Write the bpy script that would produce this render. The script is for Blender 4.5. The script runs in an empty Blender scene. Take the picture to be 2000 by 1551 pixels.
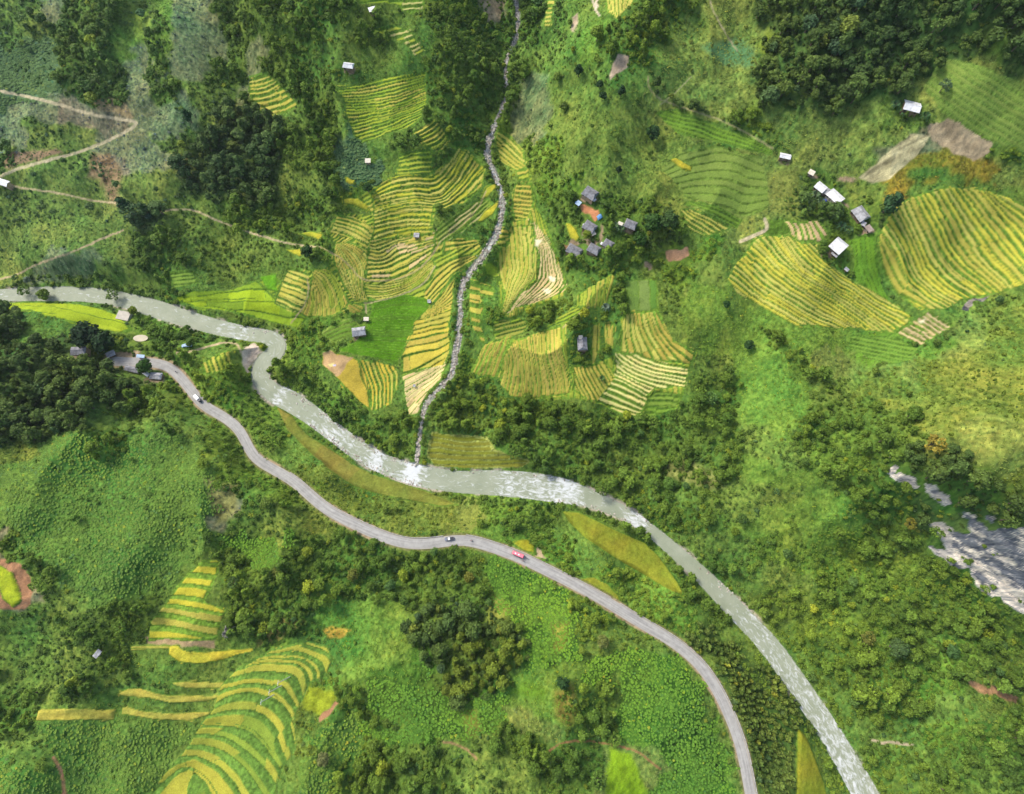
import bpy, bmesh, math, random
import numpy as np
from mathutils import Vector, Matrix
R = math.radians
random.seed(7); rng = np.random.default_rng(7)
sc = bpy.context.scene
C = sc.collection

# ------------------------------------------------------------------ camera
F_PX, CX, CY, CAMZ, TILT = 1110.0, 1000.0, 775.5, 345.0, R(16.0)
cam_d = bpy.data.cameras.new("camera"); cam = bpy.data.objects.new("camera", cam_d); C.objects.link(cam)
cam.location = (0, 0, CAMZ); cam.rotation_euler = (TILT, 0, 0)
cam_d.sensor_width = 36; cam_d.lens = 36 * F_PX / 2000; cam_d.clip_start = 1; cam_d.clip_end = 6000
sc.camera = cam
# ------------------------------------------------------------------ sky, sun, exposure
SUN_EL, SUN_AZ = R(47), R(-50)          # azimuth measured from +Y towards +X
w = bpy.data.worlds.new("World"); sc.world = w; w.use_nodes = True
wn = w.node_tree.nodes; wn.clear()
sky = wn.new("ShaderNodeTexSky"); sky.sky_type = 'NISHITA'; sky.sun_disc = False
sky.sun_elevation = SUN_EL; sky.sun_rotation = SUN_AZ; sky.air_density = 1.0; sky.dust_density = 3.0; sky.ozone_density = 0.6
bg = wn.new("ShaderNodeBackground"); bg.inputs[1].default_value = 0.15
wo = wn.new("ShaderNodeOutputWorld")
w.node_tree.links.new(sky.outputs[0], bg.inputs[0]); w.node_tree.links.new(bg.outputs[0], wo.inputs[0])
sd = bpy.data.lights.new("sun", 'SUN'); sd.energy = 2.0; sd.angle = R(12); sd.color = (1.0, 0.955, 0.88)
so = bpy.data.objects.new("sun", sd); C.objects.link(so)
sdir = Vector((math.sin(SUN_AZ) * math.cos(SUN_EL), math.cos(SUN_AZ) * math.cos(SUN_EL), math.sin(SUN_EL)))
so.rotation_euler = sdir.to_track_quat('Z', 'Y').to_euler(); so.location = sdir * 600
sc.view_settings.view_transform = 'Standard'; sc.view_settings.look = 'None'
sc.view_settings.exposure = 0.72; sc.view_settings.gamma = 1
sc.render.engine = 'CYCLES'
sc.cycles.max_bounces = 4; sc.cycles.diffuse_bounces = 2; sc.cycles.glossy_bounces = 2; sc.cycles.volume_bounces = 0
sc.cycles.use_adaptive_sampling = True

# ------------------------------------------------------------------ projection helpers
cT, sT = math.cos(TILT), math.sin(TILT)
def project(X, Y, Z):
    dz = Z - CAMZ
    yc = Y * cT + dz * sT; zc = -Y * sT + dz * cT
    d = np.maximum(-zc, 1.0)
    return CX + F_PX * X / d, CY - F_PX * yc / d, d
def ray(px, py):
    x = (np.asarray(px, float) - CX); y = -(np.asarray(py, float) - CY); z = -F_PX
    return x, y * cT - z * sT, y * sT + z * cT
def unproj(px, py, z):
    rx, ry, rz = ray(px, py); t = (z - CAMZ) / rz
    return rx * t, ry * t

def hash2(i, j, s=0):
    n = (np.asarray(i).astype(np.int64) * 374761393 + np.asarray(j).astype(np.int64) * 668265263 + s * 1442695041) & 0xffffffff
    n = ((n ^ (n >> 13)) * 1274126177) & 0xffffffff
    return ((n ^ (n >> 16)) & 0xffff) / 65535.0
def vnoise(x, y, s=0):
    x0 = np.floor(x); y0 = np.floor(y); fx = x - x0; fy = y - y0
    fx = fx * fx * (3 - 2 * fx); fy = fy * fy * (3 - 2 * fy)
    a = hash2(x0, y0, s); b = hash2(x0 + 1, y0, s); c = hash2(x0, y0 + 1, s); d = hash2(x0 + 1, y0 + 1, s)
    return (a * (1 - fx) + b * fx) * (1 - fy) + (c * (1 - fx) + d * fx) * fy
def fbm(x, y, s=0, o=4):
    r = 0; a = .5; t = 0
    for k in range(o):
        r = r + a * vnoise(x, y, s + k * 17); t += a; a *= .5
        x, y = x * 1.97 + y * .31, y * 1.97 - x * .31
    return r / t
def sstep(a, b, x):
    t = np.clip((x - a) / (b - a), 0, 1); return t * t * (3 - 2 * t)
def inpoly(px, py, poly):
    r = np.zeros(px.shape, bool); n = len(poly)
    for i in range(n):
        x1, y1 = poly[i]; x2, y2 = poly[(i + 1) % n]
        if y1 == y2: continue
        c = ((y1 > py) != (y2 > py)) & (px < (x2 - x1) * (py - y1) / (y2 - y1) + x1)
        r ^= c
    return r
def smooth(pts, it=2):
    p = np.array(pts, float)
    for _ in range(it):
        q = 0.75 * p[:-1] + 0.25 * p[1:]; r_ = 0.25 * p[:-1] + 0.75 * p[1:]
        m = np.empty((2 * len(q), p.shape[1])); m[0::2] = q; m[1::2] = r_
        p = np.vstack([p[:1], m, p[-1:]])
    return p
def polydist(px, py, line):
    """distance, arc position, fractional index, signed side to a polyline (N,2)"""
    best = np.full(px.shape, 1e18); arc = np.zeros(px.shape); idx = np.zeros(px.shape); side = np.ones(px.shape)
    s0 = 0.0
    for i in range(len(line) - 1):
        ax, ay = line[i][:2]; bx, by = line[i + 1][:2]
        dx, dy = bx - ax, by - ay; L2 = dx * dx + dy * dy
        if L2 < 1e-9: continue
        t = np.clip(((px - ax) * dx + (py - ay) * dy) / L2, 0, 1)
        ex = px - ax - t * dx; ey = py - ay - t * dy
        d = ex * ex + ey * ey; L = math.sqrt(L2)
        m = d < best
        best = np.where(m, d, best); arc = np.where(m, s0 + t * L, arc); idx = np.where(m, i + t, idx)
        side = np.where(m, np.sign(dx * ey - dy * ex), side)
        s0 += L
    return np.sqrt(best), arc, idx, side

# ------------------------------------------------------------------ river, stream, road lines (photo pixels, width, height)
def zint(st, x):  # piecewise by fraction
    return np.interp(x, [a for a, _ in st], [b for _, b in st])
RIV = [(-60,572,21),(0,578,21),(60,574,25),(130,574,26),(200,577,26),(260,590,28),(310,605,34),(370,625,30),(430,641,28),(480,652,26),(518,656,25),(545,668,34),(540,690,32),(513,706,28),(505,735,34),(528,766,36),(568,783,40),(600,804,38),(640,835,34),(680,865,36),(720,893,38),(760,912,34),(800,924,42),(850,936,40),(900,942,40),(950,942,46),(1000,945,49),(1050,950,50),(1100,958,48),(1150,972,33),(1200,993,27),(1240,1012,24),(1267,1034,22),(1292,1054,24),(1330,1087,26),(1380,1132,30),(1430,1185,36),(1470,1225,36),(1510,1270,38),(1545,1320,40),(1580,1370,40),(1620,1430,41),(1655,1490,44),(1690,1551,47),(1730,1630,49)]
STR = [(1004,-60,6),(1006,0,7),(1011,30,8),(1012,50,8),(1008,80,7),(992,108,7),(985,140,6),(992,180,7),(980,212,8),(968,240,9),(957,268,12),(950,290,12),(955,318,12),(968,345,12),(978,370,13),(982,395,12),(978,430,11),(967,465,12),(948,495,14),(924,525,14),(905,550,13),(898,580,12),(900,610,10),(898,640,12),(896,665,12),(888,700,11),(887,725,9),(870,747,9),(853,764,12),(836,785,10),(826,805,8),(821,840,7),(817,870,7),(815,905,8),(812,920,8)]
ROAD = [(212,704,20),(240,707,20),(285,707,20),(325,712,20),(350,733,20),(375,765,20),(398,794,20),(440,815,20),(468,838,20),(484,872,20),(500,898,20),(540,920,20),(575,940,20),(605,968,20),(640,998,20),(700,1028,20),(750,1050,20),(800,1064,20),(850,1061,20),(905,1052,20),(960,1068,20),(1010,1086,20),(1060,1110,20),(1120,1140,20),(1180,1172,20),(1240,1210,20),(1290,1238,20),(1330,1264,20),(1370,1300,20),(1400,1345,20),(1422,1390,20),(1442,1440,20),(1455,1490,20),(1466,1551,20),(1482,1640,20)]
zr = lambda px: np.interp(px, [-60, 300, 540, 800, 1240, 1730], [9.5, 7.5, 6, 4, 2, 0])
zs = lambda py: np.interp(py, [-60, 0, 280, 460, 600, 740, 910, 930], [68, 62, 38, 27, 19, 12, 4.4, 3.9])
zd = lambda px: np.interp(px, [200, 400, 800, 1200, 1482], [17, 16, 15, 13, 10])
def centreline(pts, zf, key, it=2):
    p = smooth(pts, it); z = zf(p[:, key]); X, Y = unproj(p[:, 0], p[:, 1], z)
    d = np.gradient(p[:, :2], axis=0); n = np.stack([-d[:, 1], d[:, 0]], 1); n /= np.linalg.norm(n, axis=1)[:, None]
    X2, Y2 = unproj(p[:, 0] + n[:, 0], p[:, 1] + n[:, 1], z)
    mpp = np.hypot(X2 - X, Y2 - Y)                # metres per photo pixel across the line
    return np.stack([X, Y, z, p[:, 2] * mpp * .5], 1)
riv = centreline(RIV, zr, 0); strm = centreline(STR, zs, 1); road = centreline(ROAD, zd, 0, 3)
road[:, 3] = 3.3

# ------------------------------------------------------------------ terrain heights
HC = [(0,400,45),(0,200,75),(0,0,110),(250,400,45),(270,240,78),(300,0,120),(500,0,125),(500,200,92),(450,300,72),(400,450,40),(600,300,80),(600,450,45),
(700,0,145),(720,200,105),(830,150,105),(700,450,45),(750,560,36),(650,650,26),(850,60,130),(900,250,92),(870,330,75),(850,450,56),(930,120,120),(540,600,22),(300,540,24),(100,540,24),(640,560,38),
(730,640,30),(700,740,24),(780,780,22),(850,600,36),(840,700,26),(0,500,34),(150,450,44),
(1050,600,46),(1050,450,62),(1050,300,88),(1150,400,85),(1100,130,130),(1060,40,130),(1200,0,160),(1150,650,42),(1000,700,34),(1200,750,38),(1300,700,48),(1250,500,74),(1400,400,100),(1400,200,130),(1450,50,155),(1700,0,195),(2000,0,225),
(1550,300,122),(1600,450,98),(1500,600,76),(1450,700,60),(1700,550,92),(1850,400,118),(2000,300,150),(2000,500,118),(1800,640,86),(1950,650,105),(1600,750,72),(1800,800,105),(2000,800,150),(1900,900,130),
(2000,960,140),(1880,975,105),(1780,950,92),(1700,920,80),(1820,1085,48),(1900,1150,45),(2000,1230,42),(2100,1300,42),(1760,1030,52),(2100,1000,150),
(1400,800,40),(1300,850,26),(1500,900,52),(1600,1000,48),(1500,1100,24),(1700,1200,36),(1600,1250,14),(1900,1350,48),(1800,1450,24),(2000,1551,40),(1100,850,22),(1250,950,12),(1360,1050,10),(960,860,15),(880,880,12),(1030,900,11),
(0,880,66),(0,640,26),(0,750,55),(100,700,40),(200,780,55),(300,850,55),(400,900,50),(200,1000,74),(0,1000,85),(100,1150,75),(0,1150,78),(400,1100,52),(300,1200,58),(100,1300,74),(0,1400,85),(200,1400,62),(0,1551,85),(300,1500,56),(500,1500,48),(500,1300,46),(600,1200,44),(700,1110,36),(800,1200,42),(900,1300,46),(1000,1400,46),(1000,1200,36),(1100,1300,42),(1100,1500,42),(1300,1400,32),(1350,1500,27),(750,1450,46),(200,630,18),(100,610,18),(260,655,20),
(150,1850,70),(1000,1850,50),(1900,1850,30),(-300,300,70),(-300,900,90),(-300,1400,90),(2300,400,170),(2300,1400,60),(500,-250,170),(1500,-250,210)]
pts = []
for px, py, z in HC:
    z *= .55; X, Y = unproj(px, py, z); pts.append((float(X), float(Y), z))
for L, k in ((riv, 9), (strm, 8), (road, 14)):
    for r_ in L[::k]: pts.append((r_[0], r_[1], r_[2] + (1.5 if L is not road else 0)))
pts = np.array(pts)
# thin-plate spline with a little smoothing
P = pts[:, :2] / 100.0
def tps(d2): return np.where(d2 > 0, .5 * d2 * np.log(np.maximum(d2, 1e-12)), 0)
n = len(P); D2 = ((P[:, None] - P[None]) ** 2).sum(-1)
A = np.zeros((n + 3, n + 3)); A[:n, :n] = tps(D2) + np.eye(n) * 0.012; A[:n, n] = 1; A[:n, n + 1:] = P; A[n:, :n] = A[:n, n:].T
wv = np.linalg.solve(A, np.concatenate([pts[:, 2], np.zeros(3)]))
YMIN, YMAX = -165.0, 425.0
NY = int((YMAX - YMIN) / 0.56) + 1
def halfw(Y): return 282 + (Y - YMIN) * 0.195
NX = 1180
ys = np.linspace(YMIN, YMAX, NY); ss = np.linspace(-1, 1, NX)
gx0, gy0, gst = -520.0, YMIN - 10, 5.0
gX, gY = np.meshgrid(np.arange(gx0, 521, gst), np.arange(gy0, YMAX + 15, gst))
q = np.stack([gX.ravel(), gY.ravel()], 1) / 100
gz = (tps(((q[:, None] - P[None]) ** 2).sum(-1)) @ wv[:n] + wv[n] + q @ wv[n + 1:]).reshape(gX.shape)
def bilin(g, fx, fy):
    fx = np.clip(fx, 0, g.shape[1] - 1.001); fy = np.clip(fy, 0, g.shape[0] - 1.001)
    i = fx.astype(int); j = fy.astype(int); u = fx - i; v = fy - j
    return (g[j, i] * (1 - u) + g[j, i + 1] * u) * (1 - v) + (g[j + 1, i] * (1 - u) + g[j + 1, i + 1] * u) * v
Yg = np.repeat(ys[:, None], NX, 1); Xg = ss[None, :] * halfw(Yg)
Z0 = bilin(gz, (Xg - gx0) / gst, (Yg - gy0) / gst)
# gullies and spurs
rid = 1 - np.abs(2 * fbm(Xg / 70 + 3, Yg / 90, 5, 3) - 1) * 2
Z0 = Z0 + 13.0 * (fbm(Xg / 58, Yg / 58, 3, 3) - .5) + 11.0 * (rid - .5) + 3.6 * (fbm(Xg / 17, Yg / 17, 9, 3) - .5)

# distances to the lines, evaluated on a coarse grid then refined only near by
def near(L, reach):
    d = np.full(Xg.shape, 1e3); hw = np.ones(Xg.shape); zz = np.zeros(Xg.shape); sd_ = np.ones(Xg.shape); ar = np.zeros(Xg.shape)
    ch = 6
    for i in range(0, len(L) - 1, ch):
        seg = L[i:i + ch + 1]
        x0, x1 = seg[:, 0].min() - reach, seg[:, 0].max() + reach; y0, y1 = seg[:, 1].min() - reach, seg[:, 1].max() + reach
        j0, j1 = np.searchsorted(ys, [y0, y1])
        if j1 <= j0: continue
        hwm = min(halfw(ys[j0]), 1e9); i0 = int(np.clip((min(x0 / halfw(ys[j0]), x0 / halfw(ys[j1 - 1])) + 1) / 2 * (NX - 1), 0, NX)); i1 = int(np.clip((max(x1 / halfw(ys[j0]), x1 / halfw(ys[j1 - 1])) + 1) / 2 * (NX - 1) + 2, 0, NX))
        if i1 <= i0: continue
        sl = (slice(j0, j1), slice(i0, i1))
        a, s, k, sd1 = polydist(Xg[sl], Yg[sl], seg[:, :2])
        m = a < d[sl]
        kk = k + i
        for arr, val in ((d, a), (hw, np.interp(kk, np.arange(len(L)), L[:, 3])), (zz, np.interp(kk, np.arange(len(L)), L[:, 2])), (sd_, sd1), (ar, kk)):
            t_ = arr[sl]; t_[m] = val[m]; arr[sl] = t_
    return d, hw, zz, sd_, ar
rd, rhw, rz_, rside, rar = near(riv, 26); sdist, shw, sz, sside, sar = near(strm, 16); dd, dhw, dz_, dside, dar = near(road, 22)
Z = Z0.copy()
edge = rd - rhw + 1.2 * (fbm(Xg / 4, Yg / 4, 31, 2) - .5)
zt = rz_ + np.clip(edge / 2.2, -1.3, 1) * 1.1
Z = np.where(rd < 1e3, zt * (1 - sstep(1, 15, edge)) + Z * sstep(1, 15, edge), Z)
e2 = sdist - shw
zt = sz + np.clip(e2 / 1.5, -.7, 1) * .8
Z = np.where((sdist < 1e3) & (rd > rhw), zt * (1 - sstep(.5, 9, e2)) + Z * sstep(.5, 9, e2), Z)
e3 = dd - dhw + .3
Z = np.where(dd < 1e3, (dz_ - .15) * (1 - sstep(1.0, 11, e3)) + Z * sstep(1.0, 11, e3), Z)
PX, PY, DEP = project(Xg, Yg, Z)

# ------------------------------------------------------------------ land cover: one row per 50 photo pixels, "<x end><class>"
LC = """80B 140O 250T 300B 330G 420O 700T 760. 940T 975N 1015T 1060T 1110B 1240. 1350T 1380B 1480L 2001F
90B 230T 290G 330t 430O 620T 700B 740T 840. 970T 1010T 1060T 1140B 1200G 1300T 1330B 1490L 1925F 1965G 2001F
100V 250T 300O 320T 400O 480T 520O 600T 700B 840. 990T 1050B 1130B 1180G 1270T 1300S 1470L 1860F 1960L 2001F
100V 240T 310O 360T 470B 490O 600T 660T 830. 980T 1010T 1080O 1160S 1200B 1270S 1460L 1780F 2001L
100O 260N 380O 420B 540F 600B 660T 830. 960T 1000t 1070O 1130S 1260S 1460L 1500S 1700L 1740L 1830B 1980L 2001T
60O 100B 180S 270O 320O 370B 540F 650T 720V 860. 950T 1030. 1090t 1250S 1300S 1400S 1420B 1520B 1680L 1780L 1930N 2001T
30T 110S 200B 260N 360O 540F 650T 760V 940. 970. 1030. 1090t 1300S 1420S 1560L 1700L 1760N 1950Q 2001L
40B 200S 290S 360S 530F 640B 710t 940. 1000. 1060. 1140t 1260S 1380S 1500L 1570S 1660T 1720S 1780Q 2001.
100B 200S 270S 330F 440B 620T 690B 940. 980. 1080. 1130T 1320T 1440. 1490L 1520L 1580B 1740T 2001.
200S 260S 360T 540B 620B 660t 930. 1000. 1080. 1110T 1330T 1400t 1460L 1600. 1650T 1720G 2001.
60S 190O 240S 380T 540B 880. 950t 1090. 1220T 1300B 1360t 1430S 1600. 1720G 2001.
300. 340T 560. 880. 1090. 1200. 1220T 1290. 1340B 1430G 1740. 1860. 2001B
50F 160. 250. 380t 560. 720t 900. 940. 980t 1100B 1200. 1330. 1440G 1600G 1850. 1930L 2001Y
160F 260T 380T 500. 560t 640t 690. 890. 980. 1100. 1160T 1350. 1560G 1700G 1860G 1930L 2001Y
220F 330F 420t 500t 560T 640t 760. 880. 970t 1350. 1420B 1600G 1800L 2001Y
240F 400T 500t 540. 720t 830. 960B 980. 1340. 1440T 1600G 1680B 1900Y 2001Y
180F 400B 480t 560t 600. 700T 820T 960B 1250T 1440T 1560G 1800T 1880Y 2001L
60Y 200W 260T 410W 490t 560. 620. 700. 820T 960. 1040G 1440T 1560B 1680t 1820T 2001L
420W 440W 560t 700Y 800. 1030. 1440T 1600G 1740T 1960T 2001Y
410W 450N 500T 640t 880Y 1050G 1100t 1300T 1430B 1560B 1660G 1750T 1880T 2001F
400W 440N 600B 900Y 960L 1100t 1220. 1400T 1600G 1700G 1800T 2001F
30N 60T 400W 430T 560C 900T 1000G 1130t 1220. 1300t 1450B 1700t 2001T
40N 100T 350W 430. 800T 950T 1080C 1130T 1320t 1430T 1600B 1800t 2001T
60N 200B 300T 440. 660T 780T 800B 950T 1120C 1200T 1350t 1500. 1700T 2001T
100B 280T 290. 440. 620T 800G 1020T 1110C 1250T 1350t 1400K 1550. 1750t 2001T
180B 260T 500. 560t 660. 800G 860C 1030T 1150C 1330B 1480K 1560. 1800T 2001t
160B 330B 440. 600. 660t 700G 860C 1010T 1150G 1320C 1400B 1540K 1600. 1800T 1880t 2001Y
70T 230. 440. 570. 640Y 700T 860C 1000C 1100G 1200T 1370C 1420B 1580K 1640. 1800T 1900B 2001Y
60T 400W 560. 600Y 680W 1000C 1100L 1200T 1400C 1430B 1600K 1660. 1800B 2001t
100B 340W 560. 700W 860T 960B 1100T 1180T 1290L 1420C 1450B 1560K 1600. 1680. 1900T 2001T
300W 560. 640W 900T 1050B 1180T 1270L 1420C 1460B 1560K 1600. 1700. 2001T""".split('\n')
CLS = "FTtBSGLOVNQWCYK."
lcg = np.zeros((len(LC), 200), int)
for j, row in enumerate(LC):
    x = 0
    for tok in row.split():
        xe = int(tok[:-1]); lcg[j, x // 10:max(xe // 10, x // 10 + 1)] = CLS.index(tok[-1]); x = xe
def classify(px, py, X, Y, s=0):
    wx = 85 * (fbm(X / 26, Y / 26, 41 + s, 4) - .5) + 26 * (vnoise(X / 4.5, Y / 4.5, 43) - .5); wy = 110 * (fbm(X / 26, Y / 26, 42 + s, 4) - .5) + 26 * (vnoise(X / 4.5, Y / 4.5, 44) - .5)
    i = np.clip((px + wx) / 10, 0, 199).astype(int); j = np.clip((py + wy) / 50, 0, len(LC) - 1).astype(int)
    return lcg[j, i]
#        ground albedo            noise  tree bush tuft crop  palette
GRASS = {'F': ((.06,.115,0.016), .5), 'T': ((.08,.155,0.015), .5), 't': ((.105,.20,0.016), .5), 'B': ((.11,.19,0.020), .5), 'S': ((.125,.20,0.022), .45),
 'G': ((.115,.215,0.019), .45), 'L': ((.145,.21,0.026), .55), 'O': ((.15,.20,0.047), .5), 'V': ((.07,.15,0.038), .4), 'N': ((.175,.18,0.055), .5), 'Q': ((.21,.185,0.015), .5),
 'W': ((.085,.18,0.018), .5), 'C': ((.055,.13,0.010), .55), 'Y': ((.125,.185,0.019), .5), 'K': ((.05,.10,0.012), .4), '.': ((.10,.185,0.019), .45)}
TREES = {  # tree p (5.2 m cells), size, bush p (2.5 m cells), bush size, tuft p
 'F': (.92, 1.25, .8, 1.0, .0), 'T': (.50, 1.0, .85, 1.0, .12), 't': (.22, .85, .80, .95, .3), 'B': (.09, .8, .48, .8, .35), 'S': (.015, .8, .09, .7, .4),
 'G': (.006, .8, .035, .6, .4), 'L': (.003, .8, .09, .65, .45), 'O': (.004, .7, .05, .6, .35), 'V': (.03, .7, .25, .7, .5), 'N': (0, .7, .05, .5, .25), 'Q': (0, .7, .03, .5, .35),
 'W': (.012, .8, .09, .7, 0), 'C': (.01, .8, .05, .7, 0), 'Y': (.035, .75, .50, .7, .55), 'K': (0, 1, .05, .6, 0), '.': (.01, .75, .16, .6, .4)}
cls = classify(PX, PY, Xg, Yg)
gcol = np.zeros(Xg.shape + (3,)); gamp = np.zeros(Xg.shape)
for k, ch in enumerate(CLS):
    m = cls == k
    gcol[m] = GRASS[ch][0]; gamp[m] = GRASS[ch][1]
def blur(a, n):
    for _ in range(n):
        a[1:-1] = (a[:-2] + a[1:-1] * 2 + a[2:]) / 4; a[:, 1:-1] = (a[:, :-2] + a[:, 1:-1] * 2 + a[:, 2:]) / 4
    return a
gcol = blur(gcol, 3)
mott = fbm(Xg / 9, Yg / 9, 51, 4); mot2 = vnoise(Xg / 1.1, Yg / 1.1, 55); mot3 = fbm(Xg / 30, Yg / 30, 61, 3)
mot4 = vnoise(Xg / .7, Yg / 1.6, 57); mot5 = fbm(Xg / 2.6, Yg / 2.6, 58, 2)
gcol *= (1 + 1.3 * gamp * (mott - .5) + 1.3 * gamp * (mot2 - .5) + 1.2 * gamp * (mot4 - .5) + 1.5 * gamp * (mot5 - .5))[..., None]
gcol[..., 0] *= 1 + .7 * (mot3 - .5) + .3 * (mot2 - .5) + .5 * (mott - .5)
# blue haze over the far left slopes, put into the ground colour
far_haze = sstep(620, 150, PX) * sstep(760, 350, PY)
gcol[..., 2] *= 1.5 + .3 * far_haze; gcol[..., 1] *= .97
kind = np.zeros(Xg.shape, np.int16)     # 0 terrain, >0 index in BLOCKS
nogrow = np.zeros(Xg.shape, bool)
rough = gamp.copy() * .9

YEL = (.365, .335, .055); YEL2 = (.405, .38, .075); LIME = (.20, .29, .025); LIM2 = (.27, .32, .035); OCH = (.38, .31, .055); TAN = (.50, .38, .17); TAN2 = (.55, .45, .20); PALE = (.50, .475, .16)
GR = (.10, .19, .022); GR2 = (.125, .22, .024); DGR = (.08, .155, .02); EMER = (.075, .165, .012); OLV = (.20, .21, .022); OLV2 = (.155, .16, .02); BRN = (.32, .22, .12); RED = (.36, .15, .06)
# terrace blocks: label, polygon, guides [(line, step number)], tread colours, riser colour, riser share, plot length, height of a step
BL = []
def block(label, poly, guides, tread, riser=GR, rf=.36, L=45, amp=None, kind_='paddy'):
    BL.append((label, poly, guides, tread, riser, rf, L, amp, kind_))
block("small yellow rice terraces high on the left slope beside the dark wood", [(484,150),(522,142),(547,165),(584,206),(560,222),(520,230),(500,208),(486,180)],
 [([(482,156),(500,152),(524,143)],0),([(486,186),(520,186),(550,168)],4),([(512,231),(550,224),(586,206)],8.4)], (YEL,YEL2), GR, .48)
block("green and yellow rice terraces below the white roofed hut at the top", [(640,168),(668,170),(700,164),(760,150),(832,140),(834,222),(800,250),(760,262),(706,282),(690,262),(676,225),(667,182)],
 [([(640,172),(690,174),(740,161),(790,152),(834,140)],0),([(667,215),(720,217),(780,204),(836,183)],8),([(695,282),(735,268),(790,247),(838,222)],17)], (LIM2,YEL,LIME,(.30,.36,.03)), DGR, .42, 38)
block("steep yellow green terraces fanning out above the main bowl", [(795,262),(835,240),(845,232),(862,245),(877,274),(866,292),(848,300),(838,290),(820,272)],
 [([(795,262),(835,243),(848,230)],0),([(832,302),(860,294),(880,274)],7)], (YEL,LIM2), DGR, .42)
block("short green terraces below the dark thicket in the upper middle", [(778,302),(810,290),(846,286),(846,338),(774,342)],
 [([(775,304),(810,292),(848,288)],0),([(772,340),(810,334),(850,334)],5)], (LIM2,LIME), DGR, .45)
block("upper bowl of narrow yellow rice terraces on the central hill", [(724,376),(745,355),(775,342),(800,338),(845,345),(852,330),(875,315),(895,287),(915,300),(946,326),(945,345),(925,372),(905,392),(870,408),(846,402),(843,446),(850,455),(724,470),(730,445),(728,410)],
 [([(718,378),(760,350),(800,340),(846,346),(872,320),(897,284)],0),([(722,398),(765,383),(805,378),(850,386),(885,358),(915,303)],4),([(724,424),(770,410),(820,402),(862,406),(905,376),(948,326)],8),([(722,446),(770,436),(830,433),(870,436),(930,400),(970,350)],11),([(722,474),(750,462),(790,452),(850,452),(900,450)],13.5)], (YEL,YEL2,(.36,.36,.035)), GR, .34, 34)
block("curved yellow and tan terraces in the middle of the central bowl", [(722,470),(760,458),(800,450),(850,450),(850,480),(843,500),(800,535),(745,550),(712,548),(716,520),(718,495)],
 [([(716,474),(750,466),(790,455),(852,450)],0),([(714,496),(745,508),(768,482),(800,475),(850,464)],4),([(712,526),(760,522),(790,502),(850,478)],7),([(708,550),(755,550),(800,536),(850,498)],10)], (YEL,YEL2,TAN,(.46,.38,.08)), GR, .33, 40)
block("broad yellow terraces on the left shoulder of the central hill", [(658,418),(695,424),(731,442),(733,462),(718,490),(690,468),(643,454),(650,440)],
 [([(655,418),(695,426),(735,446)],0),([(640,454),(690,468),(722,490)],5)], (YEL2,YEL), GR, .38, 60)
block("steep yellow terraces curving down the left flank of the central hill", [(655,472),(690,476),(718,490),(722,520),(716,548),(710,560),(722,590),(690,588),(672,562),(650,512)],
 [([(652,492),(664,530),(678,562),(694,592)],0),([(664,476),(702,496),(716,524),(712,560),(720,592)],8)], (YEL,YEL2,OCH), GR, .3, 50)
block("yellow stepped fields left of the ridge path above the river", [(560,522),(604,532),(607,560),(597,592),(584,613),(536,593),(546,560)],
 [([(560,520),(606,536)],0),([(532,592),(585,615)],8)], (YEL2,YEL), DGR, .38, 60)
block("yellow terraces with thin curved banks right of the ridge path", [(610,524),(640,522),(657,540),(668,560),(682,592),(665,610),(640,620),(600,619),(586,611),(601,582),(608,550)],
 [([(608,522),(642,520),(664,548),(684,594)],0),([(604,535),(622,560),(632,590),(630,625)],6),([(602,560),(603,590),(590,615)],10)], (YEL,OCH,LIM2,YEL), GR, .2, 60)
block("four short yellow plots at the foot of the central hill", [(683,588),(712,596),(714,606),(692,614),(672,608)],
 [([(690,584),(716,600)],0),([(668,604),(700,618)],3)], (YEL,OCH), GR, .35)
block("long yellow terraces wrapping round the foot of the central hill", [(712,552),(745,556),(800,540),(845,502),(853,520),(838,548),(800,572),(740,588),(706,584),(704,565)],
 [([(706,550),(755,556),(805,540),(846,500)],0),([(704,588),(745,588),(802,572),(855,525)],6.5)], (YEL,YEL2,LIM2), GR, .27, 45)
block("yellow fields between the central hill and the upper stream bend", [(850,532),(866,512),(882,503),(925,496),(940,500),(905,524),(882,540),(868,562),(850,588),(838,590),(826,575)],
 [([(836,548),(868,510),(925,492)],0),([(834,592),(866,556),(930,510)],4)], (YEL,OCH), GR, .28, 55)
block("yellow plots near the trail end on the left stream bank", [(868,470),(900,462),(938,470),(930,480),(895,485),(865,500)], [([(865,468),(940,466)],0),([(860,502),(935,484)],3)], (OCH,YEL), GR, .45)
block("golden terraces stepping down the left bank of the stream", [(889,540),(884,600),(876,655),(880,670),(878,690),(866,716),(820,722),(785,735),(783,695),(800,660),(808,630),(838,600)],
 [([(846,600),(868,575),(888,545)],0),([(810,627),(840,618),(885,603)],6),([(800,662),(835,653),(880,645)],10),([(783,695),(820,680),(862,678),(884,662)],12),([(783,733),(815,722),(845,704),(884,680)],13.2),([(790,750),(830,730),(870,712)],15)], (YEL,OCH,(.43,.36,.05)), GR, .17, 160)
block("pale harvested terraces at the lower end of the stream", [(785,735),(820,722),(868,700),(872,712),(862,740),(840,765),(816,808),(798,812),(790,775)],
 [([(783,735),(830,716),(872,698)],0),([(796,815),(830,775),(870,735)],8)], (TAN,TAN2,(.52,.42,.2)), GR, .24, 50)
block("bright green young rice terraces beside the grey farmhouse", [(660,680),(690,670),(708,655),(722,622),(728,590),(755,583),(791,575),(825,583),(843,592),(835,610),(812,625),(800,660),(782,695),(778,712),(753,709),(720,698),(696,694),(668,688)],
 [([(700,600),(740,588),(800,578),(850,590)],0),([(655,690),(700,702),(790,716)],26)], (EMER,(.075,.19,.008)), (.11,.22,.02), .25, 400, .2)
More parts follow.
